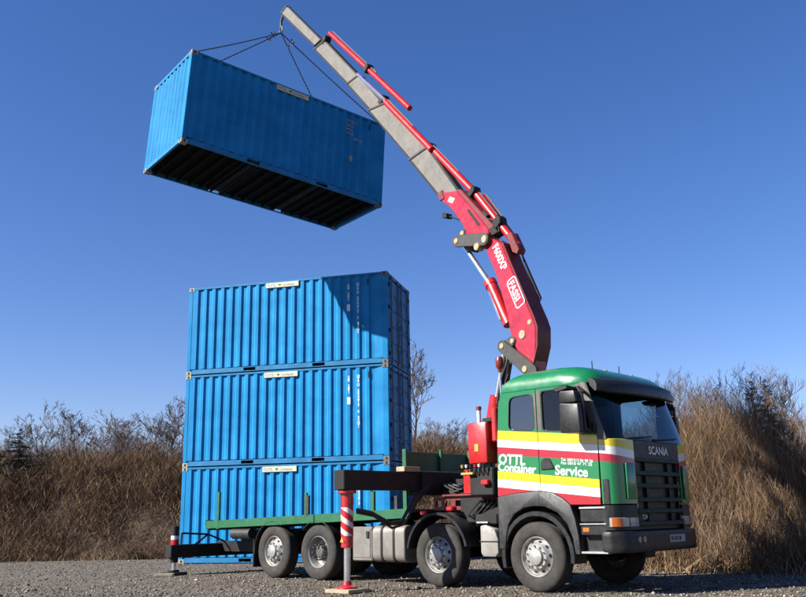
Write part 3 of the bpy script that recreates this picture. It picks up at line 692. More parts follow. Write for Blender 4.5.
bhose([(480, 214), (489, 226), (497, 236), (505, 246), (512, 258), (520, 278)], .022, .06, -.08)
bhose([(478, 216), (486, 230), (492, 240), (500, 245), (508, 256), (515, 270)], .018, .09, -.02)
bhose([(494, 219), (503, 227), (511, 238), (516, 250), (514, 262), (518, 280)], .02, -.05, -.12)
bhose([(485, 222), (490, 219), (497, 224), (499, 233), (493, 238)], .016, .10, .05)
bhose([(450, 197), (437, 180), (424, 166), (411, 150), (399, 133)], .014, -.11, -.10); bhose([(455, 195), (442, 178), (429, 164), (415, 147), (402, 131)], .016, .02, .02)
bprism([(487, 229), (493, 226), (498, 232), (492, 236)], -.10, .12).build('valve_block', 'black_steel', cr, bevel=.012)
bprism([(480, 213), (484, 210), (488, 215), (484, 218.5)], -.08, .11).build('valve_block', 'black_steel', cr, bevel=.012)
bhose([(497, 404), (501, 380), (507, 362), (505, 352)], .02, .1, .05); bhose([(500, 404), (505, 384), (511, 366), (508, 354)], .018, .14, .12)
# hoses on the column head
for k in range(3):
    o = k*.03; MB().tube([B3(-.55, 3.4, .1-o*3), B3(-.62+o, 3.9, .0-o*3), B3(-.4, 4.4, -.1-o), B3(-.55+o, 4.9, -.28), B3(-.1, 5.9, -.27)], .018, 6).build('hose', 'hose', cr)
MB().box(-2.34, -1.76, .85, 2.05, 1.0, 1.78, fn=TC).build('valve_housing', 'black_steel', cr, bevel=.03)
hl_ = [[(x, 1.30), (x+.12, 1.30), (x+.12, 1.40), (x, 1.40)] for x in (-2.30, -2.08, -1.86, -1.64)]
MB().prism([(-2.36, 1.24), (-1.0, 1.24), (-1.0, 1.46), (-2.36, 1.46)], lambda a, b, w: TC(a, w, b), .36, .40, holes=hl_).build('subframe_plate', 'dark_red', cr)
MB().box(-2.36, -1.0, .30, .44, 1.47, 1.50, fn=TC).build('subframe_flange', 'dark_red', cr)
MB().cyl(TC(-2.28, .62, 1.52), TC(-1.78, .62, 1.52), .11, n=16).build('oil_filter', 'black_steel', cr, bevel=.01)
for k in range(5): MB().tube([TC(-2.3+.1*k, .80, 1.72-.03*k), TC(-2.2+.13*k, .48-.03*k, 1.66), TC(-1.95+.1*k, .46, 1.55+.03*k), TC(-1.7+.06*k, .56, 1.62), TC(-1.45+.03*k, .62, 1.75)], .02, 7).build('hose', 'hose', cr)
for k in range(4): MB().box(-1.74+.13*k, -1.66+.13*k, .48, .60, 1.50, 1.64+.03*(k % 2), fn=TC).build('valve_block', 'link_grey', cr, bevel=.01)
MB().box(-1.62, -1.45, .30, .36, 1.5, 1.9, fn=TC).build('upright', 'bright_red', cr, bevel=.01)
# front outrigger: box, sliding beam, jack
OX = -2.55
MB().box(OX-.2, OX+.2, .1, 2.4, 1.50, 1.905, fn=TC).build('outrigger_box', 'black_steel', cr, bevel=.015)
ax_ = OX+.125
zt = TPX(344, 469.5, ax_).z; zb = TPX(344, 489.5, ax_).z; ye = TPX(344, 480, ax_).y
MB().box(OX-.125, ax_, ye, .3, zb, zt, fn=TC).build('outrigger_beam', 'black_steel', cr, bevel=.012)
fx, fy = OX, TPX(347.2, 560, OX).y
z1, z2, z3 = TPX(347, 492, OX).z, TPX(347, 547.5, OX).z, TPX(347, 584, OX).z
jk = MB().cyl(TC(fx, fy, z2), TC(fx, fy, zb-.001), .098, n=22).build('outrigger_jack', 'bright_red', cr, bevel=.01)
slv = MB(); slv.cyl((0, 0, -.30), (0, 0, .14), .101, n=22, caps=False); so_ = slv.build('warning_sleeve', 'warning_sleeve', jk); so_.location = TC(fx, fy, (z1+z2)/2+.05); so_.rotation_euler = (0, 0, .9)
MB().cyl(TC(fx, fy, zb-.06), TC(fx, fy, zb-.002), .15, n=22).build('flange', 'bright_red', jk, bevel=.01)
MB().cyl(TC(fx, fy, .14), TC(fx, fy, z2+.02), .053, n=18).build('piston_rod', 'chrome_rod', jk)
ft = MB(); ft.revolve([(.0, .18), (.06, .18), (.075, .12), (.16, .09), (.165, .062), (0, .062)], TC(fx, fy, 0), (0, 0, 1), 22); ft.build('foot', 'bright_red', jk)
q = MB(); q.prism([(-.05, -.035), (.05, -.035), (0, .05)], lambda u, v, w: TC(fx, fy, 0) + Vector((-.72, -.60, 0)).normalized()*(.1005+w) + Vector((.60, -.72, 0)).normalized()*u + Vector((0, 0, z2+.12+v)), 0, .004); q.build('hazard_sticker', 'yellow_print', jk, smooth=0)
MB().tube([TC(fx+.12, fy+.1, z1-.28), TC(fx+.2, fy+.35, z1-.33), TC(fx+.22, fy+.75, z1-.50), TC(fx+.2, fy+1.05, z1-.48), TC(fx+.2, fy+1.35, z1-.12), TC(fx+.18, fy+1.75, z1+.12), TC(fx+.15, fy+2.1, z1+.15)], .03, 8).build('hose', 'hose', cr)
MB().tube([TC(fx+.12, fy+.1, z1-.32), TC(fx+.2, fy+.4, z1-.38), TC(fx+.22, fy+.8, z1-.58), TC(fx+.2, fy+1.12, z1-.52), TC(fx+.2, fy+1.42, z1-.16), TC(fx+.18, fy+1.8, z1+.1)], .022, 8).build('hose', 'hose', cr)
# red control cabinet on the near side
cbx = MB().box(-1.26, -.86, .02, .42, 1.965, 2.635, fn=TC).build('control_cabinet', 'bright_red', cr, bevel=.035, seg=2)
MB().box(-1.11, -1.03, .012, .022, 2.16, 2.28, fn=TC).build('warning_sticker', 'yellow_print', cbx)
MB().cyl(TC(-1.06, .10, 2.63), TC(-1.06, .10, 2.84), .035, n=12).build('filter', 'white_print', cbx); MB().cyl(TC(-1.06, .10, 2.84), TC(-1.06, .10, 2.90), .045, n=12).build('filter_cap', 'dark_red', cbx)
MB().box(-1.0, -.80, .1, .3, 2.635, 2.70, fn=TC).build('valve', 'black_steel', cbx, bevel=.01); MB().box(-.80, -.70, .08, .4, 2.3, 2.86, fn=TC).build('side_guard', 'bright_red', cbx, bevel=.02)
MB().box(-1.3, -.8, .08, .6, 1.45, 1.9, fn=TC).build('valve_bank', 'black_steel', cr, bevel=.02)  # black here is painted shade under the cabinet, the part is red
for k in range(6):
    y_ = -.0; x_ = -1.36+k*.09; lv = MB().cyl(TC(x_, .06, 1.78), TC(x_-.01, .0, 1.93), .012, n=6).build('control_lever', 'black_steel', cr); MB().cyl(TC(x_-.01, .0, 1.91), TC(x_-.012, -.01, 1.955), .024, n=8).build('knob', ['yellow_print', 'white_print', 'black_steel', 'bright_red', 'white_print', 'black_steel'][k], lv)
MB().box(-1.42, -1.16, .0, .08, 1.79, 1.83, fn=TC).build('lever_guard', 'yellow_print', cr, bevel=.01); MB().box(-1.0, -.86, .0, .1, 1.62, 1.7, fn=TC).build('lever_guard', 'bright_red', cr, bevel=.01)
# beacon on a mast beside the lift cylinder
pb = BP(499.7, 367, .35); mast = MB().cyl(B3(pb[0], pb[1]-1.6, .35), B3(pb[0], pb[1]-.02, .35), .018, n=8).build('beacon_mast', 'chrome_rod', cr)
MB().revolve([(0, .16), (.05, .15), (.07, .1), (.07, -.02), (.05, -.05), (.035, -.08), (.035, -.12), (0, -.12)], B3(pb[0], pb[1]+.03, .35), (0, 0, 1), 16).build('beacon', 'beacon_red', mast)

# ================================================================== truck
tk = empty('flatbed_truck', TLOC, TYAW, 'four axle flatbed truck with green striped cab', 'truck')
Y0, Y1, YC = .06, 2.44, 1.25
def XF(y, d=0.0):
    u = min(1.0, abs(y-YC)/(YC-Y0)); return 1.25 + .25*max(0, 1-u**5)**.45 + d
def lean(z): return -.34*max(0, z-2.22)                               # windscreen rake
SIDE = lambda y: (lambda a, b, w: (a, y+w, b))
def sidep(poly, y0, y1, holes=()): return MB().prism(poly, lambda a, b, w: (a, w, b), y0, y1, holes=holes)
def rwin(pts, r=.05, n=4):
    """round the corners of a window outline"""
    o = []; k = len(pts)
    for i in range(k):
        p, a, b = Vector(pts[i]), Vector(pts[i-1]), Vector(pts[(i+1) % k]); da = (a-p).normalized(); db = (b-p).normalized()
        s, e = p+da*r, p+db*r
        for j in range(n+1): t = j/n; o.append(tuple((s.lerp(p, t)).lerp(p.lerp(e, t), t)))
    return o
R_ = .516
def guard(x, r, a0, a1, y0, y1, th=.03, name='mudguard', mat='plastic_black'):
    q = MB(); n = 18; vs_ = []
    for i in range(n+1):
        a = math.radians(lerp(a0, a1, i/n))
        for rr_ in (r, r+th):
            for y in (y0, y1): vs_.append((x+math.cos(a)*rr_, y, R_+math.sin(a)*rr_))
    fs = []
    for i in range(n):
        k = i*4; fs += [(k, k+4, k+5, k+1), (k+2, k+3, k+7, k+6), (k, k+2, k+6, k+4), (k+1, k+5, k+7, k+3)]
    fs += [(0, 1, 3, 2), (n*4, n*4+2, n*4+3, n*4+1)]
    return q.add(vs_, fs).build(name, mat, tk, bevel=.008)
WR = rwin([(-.44, 2.45), (.085, 2.405), (.075, 3.0), (-.40, 2.98)], .10)
WD = rwin([(.22, 2.395), (1.125, 2.305), (.935, 3.02), (.215, 3.02)], .06)
rear_o = [(-.70, 1.43), (-.3, 1.475), (.08, 1.495), (.125, 1.493), (.125, 3.07), (-.56, 3.07), (-.62, 2.85), (-.665, 2.3)]
door_o = [(.137, 1.492), (.36, 1.46), (.54, 1.37), (.66, 1.275), (1.17, 1.265), (1.19, 2.22), (.905, 3.07), (.137, 3.07)]
for side in (0, 1):
    a, b = (Y0, Y0+.045) if side == 0 else (Y1-.045, Y1)
    ys = (lambda d: Y0+d) if side == 0 else (lambda d: Y1-d)
    sp = sidep(rear_o, a, b, [WR]).build('side_panel', 'livery', tk, smooth=30)
    dr = sidep(door_o, a, b, [WD]).build('door', 'livery', tk, smooth=30)
    for o, w, gm in ((sp, WR, 'glass_dark'), (dr, WD, 'glass_side')):
        c = Vector((sum(p[0] for p in w)/len(w), sum(p[1] for p in w)/len(w)))
        inn = [tuple(c+(Vector(p)-c)*.955) for p in w]
        sidep(w, min(ys(-.004), ys(.03)), max(ys(-.004), ys(.03)), [inn]).build('window_seal', 'plastic_black', o)
        sidep(w, min(ys(.020), ys(.024)), max(ys(.020), ys(.024))).build('window_pane', gm, o, smooth=0)
    # dark surround between the windows (pillar)
    sidep([(.145, 2.40), (.213, 2.395), (.207, 3.03), (.145, 3.03)], min(ys(-.003), ys(.01)), max(ys(-.003), ys(.01))).build('pillar_trim', 'pillar_brown', dr)
    sidep([(1.13, 2.30), (1.186, 2.295), (.925, 3.06), (.87, 3.06)], min(ys(-.003), ys(.01)), max(ys(-.003), ys(.01))).build('pillar_trim', 'pillar_brown', dr)
    sidep([(.088, 2.42), (.122, 2.42), (.122, 3.0), (.08, 3.0)], min(ys(-.003), ys(.01)), max(ys(-.003), ys(.01))).build('pillar_trim', 'pillar_brown', sp)
    hd = sidep([(.165, 1.80), (.42, 1.80), (.335, 1.97), (.23, 1.98), (.165, 1.93)], min(ys(-.02), ys(.01)), max(ys(-.02), ys(.01))).build('door_handle', 'plastic_black', dr, bevel=.012)
    # fender over the front wheel and entry steps
    arch = [(-.70, 1.425), (-.3, 1.47), (.08, 1.49), (.36, 1.455), (.54, 1.365), (.66, 1.27), (.73, 1.08), (.78, .80), (.79, .56), (.70, .56), (.665, .80), (.58, 1.0), (.42, 1.16), (.2, 1.25), (0, 1.265), (-.2, 1.24), (-.38, 1.15), (-.50, 1.0), (-.56, .80), (-.58, .62), (-.70, .62)]
    q0, q1 = sorted((ys(-.025), ys(.30)))
    fd = sidep(arch, q0, q1).build('fender', 'plastic_grey', tk, bevel=.022, seg=2)
    q0, q1 = sorted((ys(-.027), ys(.0))); MB().box(.10, .106, q0, q1, 1.27, 1.488).build('seam', 'pocket_black', fd)
    guard(0, .60, -8, 196, *sorted((ys(-.005), ys(.32))), .075, 'arch_liner')
    q0, q1 = sorted((ys(.12), ys(.5)))
    st = MB().box(.80, 1.24, q0, q1, .58, 1.262).build('step_box', 'plastic_black', tk, bevel=.01)
    for z, t, mt in ((1.235, .028, 'trim_silver'), (1.0, .02, 'trim_silver'), (.605, .03, 'trim_silver')):
        q0, q1 = sorted((ys(-.012), ys(.24))); MB().box(.80, 1.245, q0, q1, z-t, z).build('step_edge', mt, st, bevel=.004)
    for z0, z1 in ((1.015, 1.205), (.64, .83)):
        q0, q1 = sorted((ys(.005), ys(.125))); MB().box(.80, 1.242, q0, q1, z0 if z0 > 1 else .83, z1 if z0 > 1 else .975).build('step_panel', 'plastic_black', st, bevel=.015)
    q0, q1 = sorted((ys(-.01), ys(.02))); MB().box(.845, .955, q0, q1, .875, .94).build('side_marker', 'amber', st, bevel=.008)
# printed lettering on the near side
def side_text(body, p, q, size, **kw):
    a = TP(*p, Y0); b = TP(*q, Y0); return place_text('lettering', body, size, 'white_print', tk, (a.x, Y0-.0025, a.z), (b.x-a.x, 0, b.z-a.z), (0, 0, 1), **kw)
side_text('OTTL', (498.6, 463.5), (521, 464.5), .215, offset=.006, xs=.97)
side_text('Container', (498.2, 470.5), (537, 473.5), .183, offset=.005, xs=.98)
side_text('Service', (555, 474.3), (591.5, 477), .20, offset=.005, xs=1.0)
side_text('Tel. 089/313 06 98 26', (561, 460.6), (589, 462.2), .060, offset=.0005, xs=1.05); side_text('Fax 0810 47 71 25', (561, 464), (589, 465.6), .060, offset=.0005, xs=1.22)
# cab shell: back wall, floor, dash, seats
bw = MB(); bw.box(-.70, -.66, Y0+.046, Y1-.046, 1.43, 2.3); bw.prism([(-.66, 2.3), (-.665, 2.3), (-.56, 3.06), (-.53, 3.06)], lambda a, b, w: (a, w, b), Y0+.046, Y1-.046); bw.build('back_wall', 'cab_green', tk)
MB().box(-.655, 1.20, Y0+.05, Y1-.05, 1.44, 1.50).build('cab_floor', 'inside_grey', tk)
MB().box(-.655, -.62, Y0+.05, Y1-.05, 1.5, 2.95).build('rear_trim', 'inside_grey', tk)
MB().prism([(1.02, 1.6), (1.38, 1.6), (1.40, 2.10), (1.2, 2.17), (1.0, 2.05)], lambda a, b, w: (a, w, b), .25, 2.25).build('dashboard', 'inside_grey', tk, bevel=.03)
for yc in (.62, 1.88):
    se = MB(); se.box(.15, .65, yc-.26, yc+.26, 1.75, 1.9); s_ = se.build('seat', 'seat_cloth', tk, bevel=.05, seg=2)
    MB().prism([(.16, 1.85), (.30, 1.85), (.12, 2.55), (-.02, 2.55)], lambda a, b, w: (a, w, b), yc-.25, yc+.25).build('backrest', 'seat_cloth', s_, bevel=.05, seg=2)
    MB().box(-.02, .08, yc-.14, yc+.14, 2.58, 2.78).build('headrest', 'seat_cloth', s_, bevel=.04, seg=2); MB().box(.25, .55, yc-.2, yc+.2, 1.5, 1.76).build('seat_base', 'inside_grey', s_)
sw = MB(); cc = Vector((.95, 1.88, 2.16)); ax = Vector((-.45, 0, .9)).normalized(); u_ = Vector((0, 1, 0)); v_ = ax.cross(u_)
sw.tube([cc+(u_*math.cos(t)+v_*math.sin(t))*.23 for t in np.linspace(0, 6.2832, 25)], .017, 8)
for t in (0.5, 2.6, 4.7): sw.tube([cc, cc+(u_*math.cos(t)+v_*math.sin(t))*.23], .015, 6)
sw.build('steering_wheel', 'plastic_black', tk)
# nose: corner panels, dark upper panel, grille
def nose(y0, y1, z0, z1, d=0.0, nu=10, nv=6): return MB().grid(lambda a, b: (XF(lerp(y0, y1, a), d)+lean(lerp(z0, z1, b)), lerp(y0, y1, a), lerp(z0, z1, b)), nu, nv)
def thick(me_mb, d=-.03):
    return me_mb
def shell(y0, y1, z0, z1, d0, d1, nu=10, nv=4, zf=None):
    """curved slab following the nose between two depths"""
    q = MB(); nu_, nv_ = nu, nv
    P = lambda a, b, d: (XF(lerp(y0, y1, a), d)+lean(lerp(z0, z1, b)), lerp(y0, y1, a), lerp(z0, z1, b))
    vs = [P(i/nu, j/nv, d0) for j in range(nv+1) for i in range(nu+1)] + [P(i/nu, j/nv, d1) for j in range(nv+1) for i in range(nu+1)]
    n = (nu+1)*(nv+1); fs = []
    for j in range(nv):
        for i in range(nu):
            k = j*(nu+1)+i; fs += [(k, k+1, k+nu+2, k+nu+1), (n+k, n+k+nu+1, n+k+nu+2, n+k+1)]
    bd = [i for i in range(nu+1)] + [j*(nu+1)+nu for j in range(1, nv+1)] + [nv*(nu+1)+i for i in range(nu-1, -1, -1)] + [j*(nu+1) for j in range(nv-1, 0, -1)]
    fs += [(bd[i], bd[(i+1) % len(bd)], n+bd[(i+1) % len(bd)], n+bd[i]) for i in range(len(bd))]
    return q.add(vs, fs)
for y0, y1 in ((Y0, .56), (1.94, Y1)):
    cp = shell(y0, y1, 1.265, 2.20, -.05, 0, 12, 4).build('corner_panel', 'livery_nose', tk, bevel=.006)
    ya, yb = (.30, .50) if y0 < 1 else (2.0, 2.20)
    shell(ya, yb, 1.33, 1.85, 0.0, .035, 6, 2).build('air_deflector', 'cab_green', cp, bevel=.02, seg=2)
    yc_ = (.50, .535) if y0 < 1 else (1.965, 2.0); shell(*yc_, 1.33, 1.82, -.01, .004, 2, 2).build('deflector_slot', 'plastic_black', cp)
    yp = (Y0-.002, .072) if y0 < 1 else (2.428, Y1+.002)
    shell(*yp, 1.27, 1.62, -.02, .004, 3, 2).build('seam_trim', 'plastic_black', cp)
shell(.565, 1.935, 1.90, 2.20, -.05, -.004, 16, 3).build('upper_panel', 'plastic_black', tk, bevel=.015)
shell(.565, 1.935, .90, 1.895, -.12, -.075, 16, 3).build('grille_backing', 'plastic_black', tk)
for k, v in enumerate((459.2, 472.7, 485.3, 499.4, 511, 523.6)):
    z = TPX(638, v, XF(.6)).z; shell(.57, 1.93, z-.032, z+.032, -.07, .0, 16, 1).build('grille_slat', 'grille_green', tk, bevel=.008)
for y in (.62, .9, 1.6, 1.88): shell(y-.012, y+.012, .95, 1.89, -.074, -.03, 2, 2).build('grille_upright', 'plastic_black', tk)
def front_text(body, p, q, size, mat, **kw):
    a = TPX(*p, XF(1.0)); b = TPX(*q, XF(1.3)); return place_text('lettering', body, size, mat, tk, (XF(a.y)+.004, a.y, a.z), (XF(b.y)-XF(a.y), b.y-a.y, 0), (0, 0, 1), **kw)
front_text('SCANIA', (648.5, 454), (671, 457.5), .17, 'trim_silver', offset=.004, xs=1.0)
front_text('124', (642.5, 519), (652, 519.5), .10, 'trim_silver', offset=.002); front_text('420', (681, 519), (688, 519), .08, 'trim_silver')
# head lamps
for sgn in (0, 1):
    f = (lambda y: y) if sgn == 0 else (lambda y: 2.5-y)
    def sh(a, b, *r): y0, y1 = sorted((f(a), f(b))); return shell(y0, y1, *r)
    sh(Y0, .565, .895, 1.255, -.06, -.012, 12, 3).build('lamp_surround', 'plastic_black', tk, bevel=.006)
    hl = sh(.075, .545, .945, 1.075, -.04, .0, 12, 2).build('headlight', 'lens_clear', tk, bevel=.006)
    sh(.078, .20, .95, 1.07, -.02, .004, 5, 2).build('indicator', 'amber', hl); sh(.34, .54, .95, 1.01, -.02, .004, 5, 2).build('lens', 'lens_blue', hl)
    sh(.325, .335, .95, 1.07, -.02, .005, 1, 2).build('lamp_divider', 'plastic_black', hl)
bm_ = shell(Y0-.02, Y1+.02, .585, .885, -.10, .055, 30, 4).build('bumper', 'plastic_black', tk, bevel=.03, seg=2)
for y in (.44, .56): MB().cyl((XF(y)+.03, y, .765), (XF(y)+.066, y, .765), .045, n=14).build('fog_lamp', 'lens_clear', bm_)
shell(1.30, 1.78, .70, .81, .05, .062, 8, 1).build('number_plate', 'plate_white', bm_)
pm = place_text('lettering', 'FB 734 CM', .085, 'plastic_grey', bm_, (XF(1.5)+.064, 1.34, .727), (0, 1, 0), (0, 0, 1), xs=.8, offset=.001)
MB().box(.86, 1.30, .3, 2.2, .62, .95).build('front_crossmember', 'black_steel', tk)
# windscreen, pillars, visor, roof
shell(.08, 2.42, 2.19, 3.04, -.028, -.020, 24, 8).build('windscreen', 'glass_screen', tk, solid=True)
for y0, y1 in ((Y0, .085), (2.415, Y1)): shell(y0, y1, 2.19, 3.07, -.06, -.004, 4, 6).build('front_pillar', 'pillar_brown', tk, bevel=.006)
for y0, y1 in ((.5, 1.15), (1.2, 1.95)): MB().tube([(XF(y0)-.004+lean(2.24), y0, 2.22), (XF(y1)+lean(2.26)-.002, y1, 2.27)], .012, 6).build('wiper', 'plastic_black', tk)
roof = MB(); NL = 9; ring_n = 0; loops = []
for k in range(NL+1):
    h = k/NL*math.pi/2; z = 3.065+.30*math.sin(h); ins = .20*(1-math.cos(h)); insr = .62*(1-math.cos(h)); insf = .50*(1-math.cos(h)); pts = []
    ya, yb = Y0+ins, Y1-ins
    for i in range(25):
        y = lerp(ya, yb, i/24); y_o = lerp(Y0, Y1, i/24); pts.append((XF(y_o)-.285-insf+.0, y, z - .03*(i*0)))
    xr = -.56+insr; xfr = pts[-1][0]
    for t in (.25, .5, .75): pts.append((lerp(xfr, xr, t), yb, z))
    for i in range(9):
        t = i/8; pts.append((xr-.04*math.sin(math.pi*t), lerp(yb, ya, t), z))
    for t in (.25, .5, .75): pts.append((lerp(xr, pts[0][0], t), ya, z))
    loops.append(pts)
n_ = len(loops[0]); roof.v = [p for l in loops for p in l]
for k in range(NL):
    for i in range(n_): roof.f.append((k*n_+i, k*n_+(i+1) % n_, (k+1)*n_+(i+1) % n_, (k+1)*n_+i)); roof.m.append(0)
roof.f.append(tuple(range(NL*n_, (NL+1)*n_))); roof.m.append(0)
rf = roof.build('roof', 'cab_green', tk, smooth=50)
MB().box(-.54, .93, Y0-.008, Y0+.03, 3.058, 3.082).build('gutter', 'cab_green', rf, bevel=.006)
for y in (.45, 1.25): MB().cyl((.95, y, 3.30), (.95, y, 3.44), .008, n=6).build('antenna', 'plastic_black', rf)
for y in (.3, .85, 1.65, 2.2): MB().revolve([(0, .05), (.03, .045), (.05, .02), (.055, 0)], (.93 if .5 < y < 2 else .86, y, 3.30 if .5 < y < 2 else 3.245), (0, 0, 1), 10).build('roof_lamp', 'lens_clear', rf)
vs = MB(); sec = [(-.26, 3.15), (-.10, 3.13), (.0, 3.08), (.04, 3.0), (.03, 2.90), (-.03, 2.885), (-.20, 3.0)]
XV = lambda y: 1.21 + .23*(1-abs((y-YC)/1.19)**2.6)
NV = 30
for i in range(NV+1):
    y = lerp(Y0+.01, Y1-.03, i/NV)
    k_ = .45+.55*(1-abs((y-YC)/1.19)**8)
    for (d, z) in sec: vs.v.append((XV(y)+d*k_, y, lerp(3.02, z, .55+.45*k_)))
k = len(sec)
for i in range(NV):
    for j in range(k): vs.f.append((i*k+j, i*k+(j+1) % k, (i+1)*k+(j+1) % k, (i+1)*k+j)); vs.m.append(0)
vs.f += [tuple(range(k)), tuple(range(NV*k+k-1, NV*k-1, -1))]; vs.m += [0, 0]
vs.build('sun_visor', 'plastic_black', tk, smooth=40)
# mirrors on the near side, standing off the pillar
def mirror(sgn):
    y_out, y_in = (-.20, .06) if sgn == 0 else (2.70, 2.44); d = -1 if sgn == 0 else 1
    P = lambda u, v: TP(u, v, -.20)
    def quad(pts): return [(P(*p).x, P(*p).z) for p in pts]
    q0, q1 = sorted((y_out-d*.09, y_out+d*.09))
    mh = MB().prism(rwin(quad([(562.5, 404), (581, 404), (583.5, 432.5), (564, 433.5)]), .03, 3), lambda a, b, w: (a, w, b), q0, q1).build('mirror', 'plastic_black', tk, bevel=.03, seg=2)
    MB().prism(rwin(quad([(562, 392), (577, 390.5), (579, 402), (563, 403.5)]), .03, 3), lambda a, b, w: (a, w, b), q0, q1).build('wide_angle_mirror', 'plastic_black', mh, bevel=.04, seg=2)
    a = P(577, 396); b = P(580, 428)
    am = MB(); am.tube([(a.x, y_out, a.z), (a.x+.06, y_out-d*.08, a.z+.06), (.93, y_in, 3.0)], .025, 8); am.tube([(b.x, y_out, b.z), (b.x+.08, y_out-d*.1, b.z-.02), (1.13, y_in, 2.34)], .025, 8)
    am.tube([(a.x+.06, y_out-d*.04, a.z+.04), (b.x+.06, y_out-d*.06, b.z-.02)], .022, 8); am.build('mirror_arm', 'plastic_black', mh)
    c0, c1 = sorted((y_in, y_in+d*.05)); MB().box(1.10, 1.19, c0, c1, 2.29, 2.44).build('mirror_base', 'plastic_black', mh, bevel=.015)
    c = P(560, 387); MB().prism(rwin(quad([(553, 388.5), (566, 384.5), (568, 388.5), (556, 392.5)]), .015, 2), lambda a, b, w: (a, w, b), *sorted((y_out+d*.02, y_in-d*.02))).build('kerb_mirror', 'plastic_black', mh, bevel=.015)
mirror(0); mirror(1)
# ------------------------------------------------------------------ chassis
DZ = lambda x: (x+8.8)*.0249
R_ = .516
ch = MB()
for y0, s in ((.85, 1), (1.65, -1)):
    ch.add([(-8.7, y0, .68), (.9, y0, .68), (.9, y0+s*.08, .68), (-8.7, y0+s*.08, .68), (-8.7, y0, .93), (.9, y0, .98), (.9, y0+s*.08, .98), (-8.7, y0+s*.08, .93)], [(0, 1, 2, 3), (4, 7, 6, 5), (0, 4, 5, 1), (2, 6, 7, 3), (1, 5, 6, 2), (0, 3, 7, 4)])
ch.build('frame_rail', 'black_steel', tk)
for x in (-8.2, -7.2, -4.2, -3.2, -1.0): MB().box(x-.06, x+.06, .93, 1.57, .72, .92).build('cross_member', 'black_steel', tk)
MB().box(-.6, .95, .9, 1.6, .72, 1.42).build('engine', 'black_steel', tk, bevel=.05); MB().box(-2.2, -.6, 1.02, 1.48, .55, .95).build('gearbox', 'black_steel', tk, bevel=.08)
AX = [0, -2.012, -5.093, -6.459]
def tyre_mesh(h0=0.0):
    t = MB(); pr = [(.292, .045), (.31, .02), (.35, .006), (.40, .0), (.455, .006), (.492, .022), (.510, .045), (.516, .06)]
    for g in (.10, .15, .20): pr += [(.516, g-.008), (.504, g-.006), (.504, g+.006), (.516, g+.008)]
    pr += [(.516, .245), (.508, .26), (.47, .29), (.40, .305), (.33, .29), (.292, .26)]
    t.revolve(pr, (0, h0, 0), (0, 1, 0), 48)
    return t.mesh('tyre', 'tyre', smooth=40, solid=False)
def rim_mesh():
    t = MB(); t.revolve([(.292, .26), (.292, .05), (.298, .032), (.290, .024), (.280, .032), (.268, .075), (.262, .085), (.245, .078), (.205, .035), (.185, .012), (.178, .006), (.135, .004), (.13, -.012), (.118, -.03), (.10, -.036), (.0, -.04)], (0, 0, 0), (0, 1, 0), 40)
    return t.mesh('rim', 'alloy', smooth=30, solid=False)
def hole_mesh():
    t = MB()
    for k in range(1):
        a = 2*math.pi*k/10; c = Vector((math.cos(a)*.226, .0555, math.sin(a)*.226)); rad = Vector((math.cos(a), 1.05, math.sin(a))); tn = Vector((-math.sin(a), 0, math.cos(a)))
        rv = Vector((math.cos(a)*.69, .72, math.sin(a)*.69))
        nrm = tn.cross(rv).normalized(); nrm = -nrm if nrm.y > 0 else nrm
        t.add([c + tn*math.cos(b)*.031 + rv.normalized()*math.sin(b)*.023 + nrm*.004 for b in np.linspace(0, 6.283, 11)[:-1]], [tuple(range(10))])
    return t.mesh('hand_hole', 'pocket_black', smooth=0, solid=False)
def nut_mesh(r=.158, h=-.018, n=10):
    t = MB()
    for k in range(n):
        a = 2*math.pi*(k+.5)/n; t.cyl((math.cos(a)*r, .006, math.sin(a)*r), (math.cos(a)*r, h, math.sin(a)*r), .014, n=6)
    return t.mesh('wheel_nut', 'alloy_dark', smooth=0)
def hub_mesh():
    t = MB(); t.revolve([(0, .3), (.16, .3), (.16, .1), (.12, .06), (0, .06)], (0, 0, 0), (0, 1, 0), 20); return t.mesh('wheel', 'black_steel', solid=False)
def dish_mesh():
    t = MB(); t.revolve([(.292, .26), (.292, .05), (.298, .032), (.290, .024), (.280, .034), (.268, .06), (.262, .15), (.25, .19), (.17, .20), (.165, .20)], (0, 0, 0), (0, 1, 0), 40); return t.mesh('rim', 'alloy', smooth=30, solid=False)
def drive_hub_mesh():
    t = MB(); t.revolve([(.20, .21), (.17, .20), (.165, .195), (.125, .19), (.115, .08), (.09, .055), (.05, .05), (0, .05)], (0, 0, 0), (0, 1, 0), 24)
    t.cyl((.05, .06, -.08), (.05, .03, -.08), .03, n=8); return t.mesh('wheel', 'alloy_dark', smooth=30, solid=False)
TY, RM, HM, NM, HB, DM, DH = tyre_mesh(), rim_mesh(), hole_mesh(), nut_mesh(), hub_mesh(), dish_mesh(), drive_hub_mesh()
ND = nut_mesh(.145, .16); TY2 = tyre_mesh(.335)
lbl = {0: 'front steering wheel', 1: 'second steering wheel', 2: 'driven wheel with deep dished rim', 3: 'rear wheel with domed rim'}
for i, x in enumerate(AX):
    for s in (0, 1):
        w = link('wheel', DH if i == 2 else HB, tk); w.location = (x, .03 if s == 0 else 2.47, R_); ang = random.uniform(0, 6)
        w.rotation_euler = (0, ang, 0) if s == 0 else (0, ang, math.pi)
        if i == 2: w['label'] = lbl[i]
        link('tyre', TY, w); link('rim', DM if i == 2 else RM, w)
        if i == 2: link('wheel_nut', ND, w); link('inner_tyre', TY2, w)
        else:
            for k in range(10): link('hand_hole', HM, w).rotation_euler = (0, 2*math.pi*k/10, 0)
            link('wheel_nut', NM, w)['kind'] = 'stuff'
    MB().cyl((x, .3, R_), (x, 2.2, R_), .08, n=12).build('axle', 'black_steel', tk)
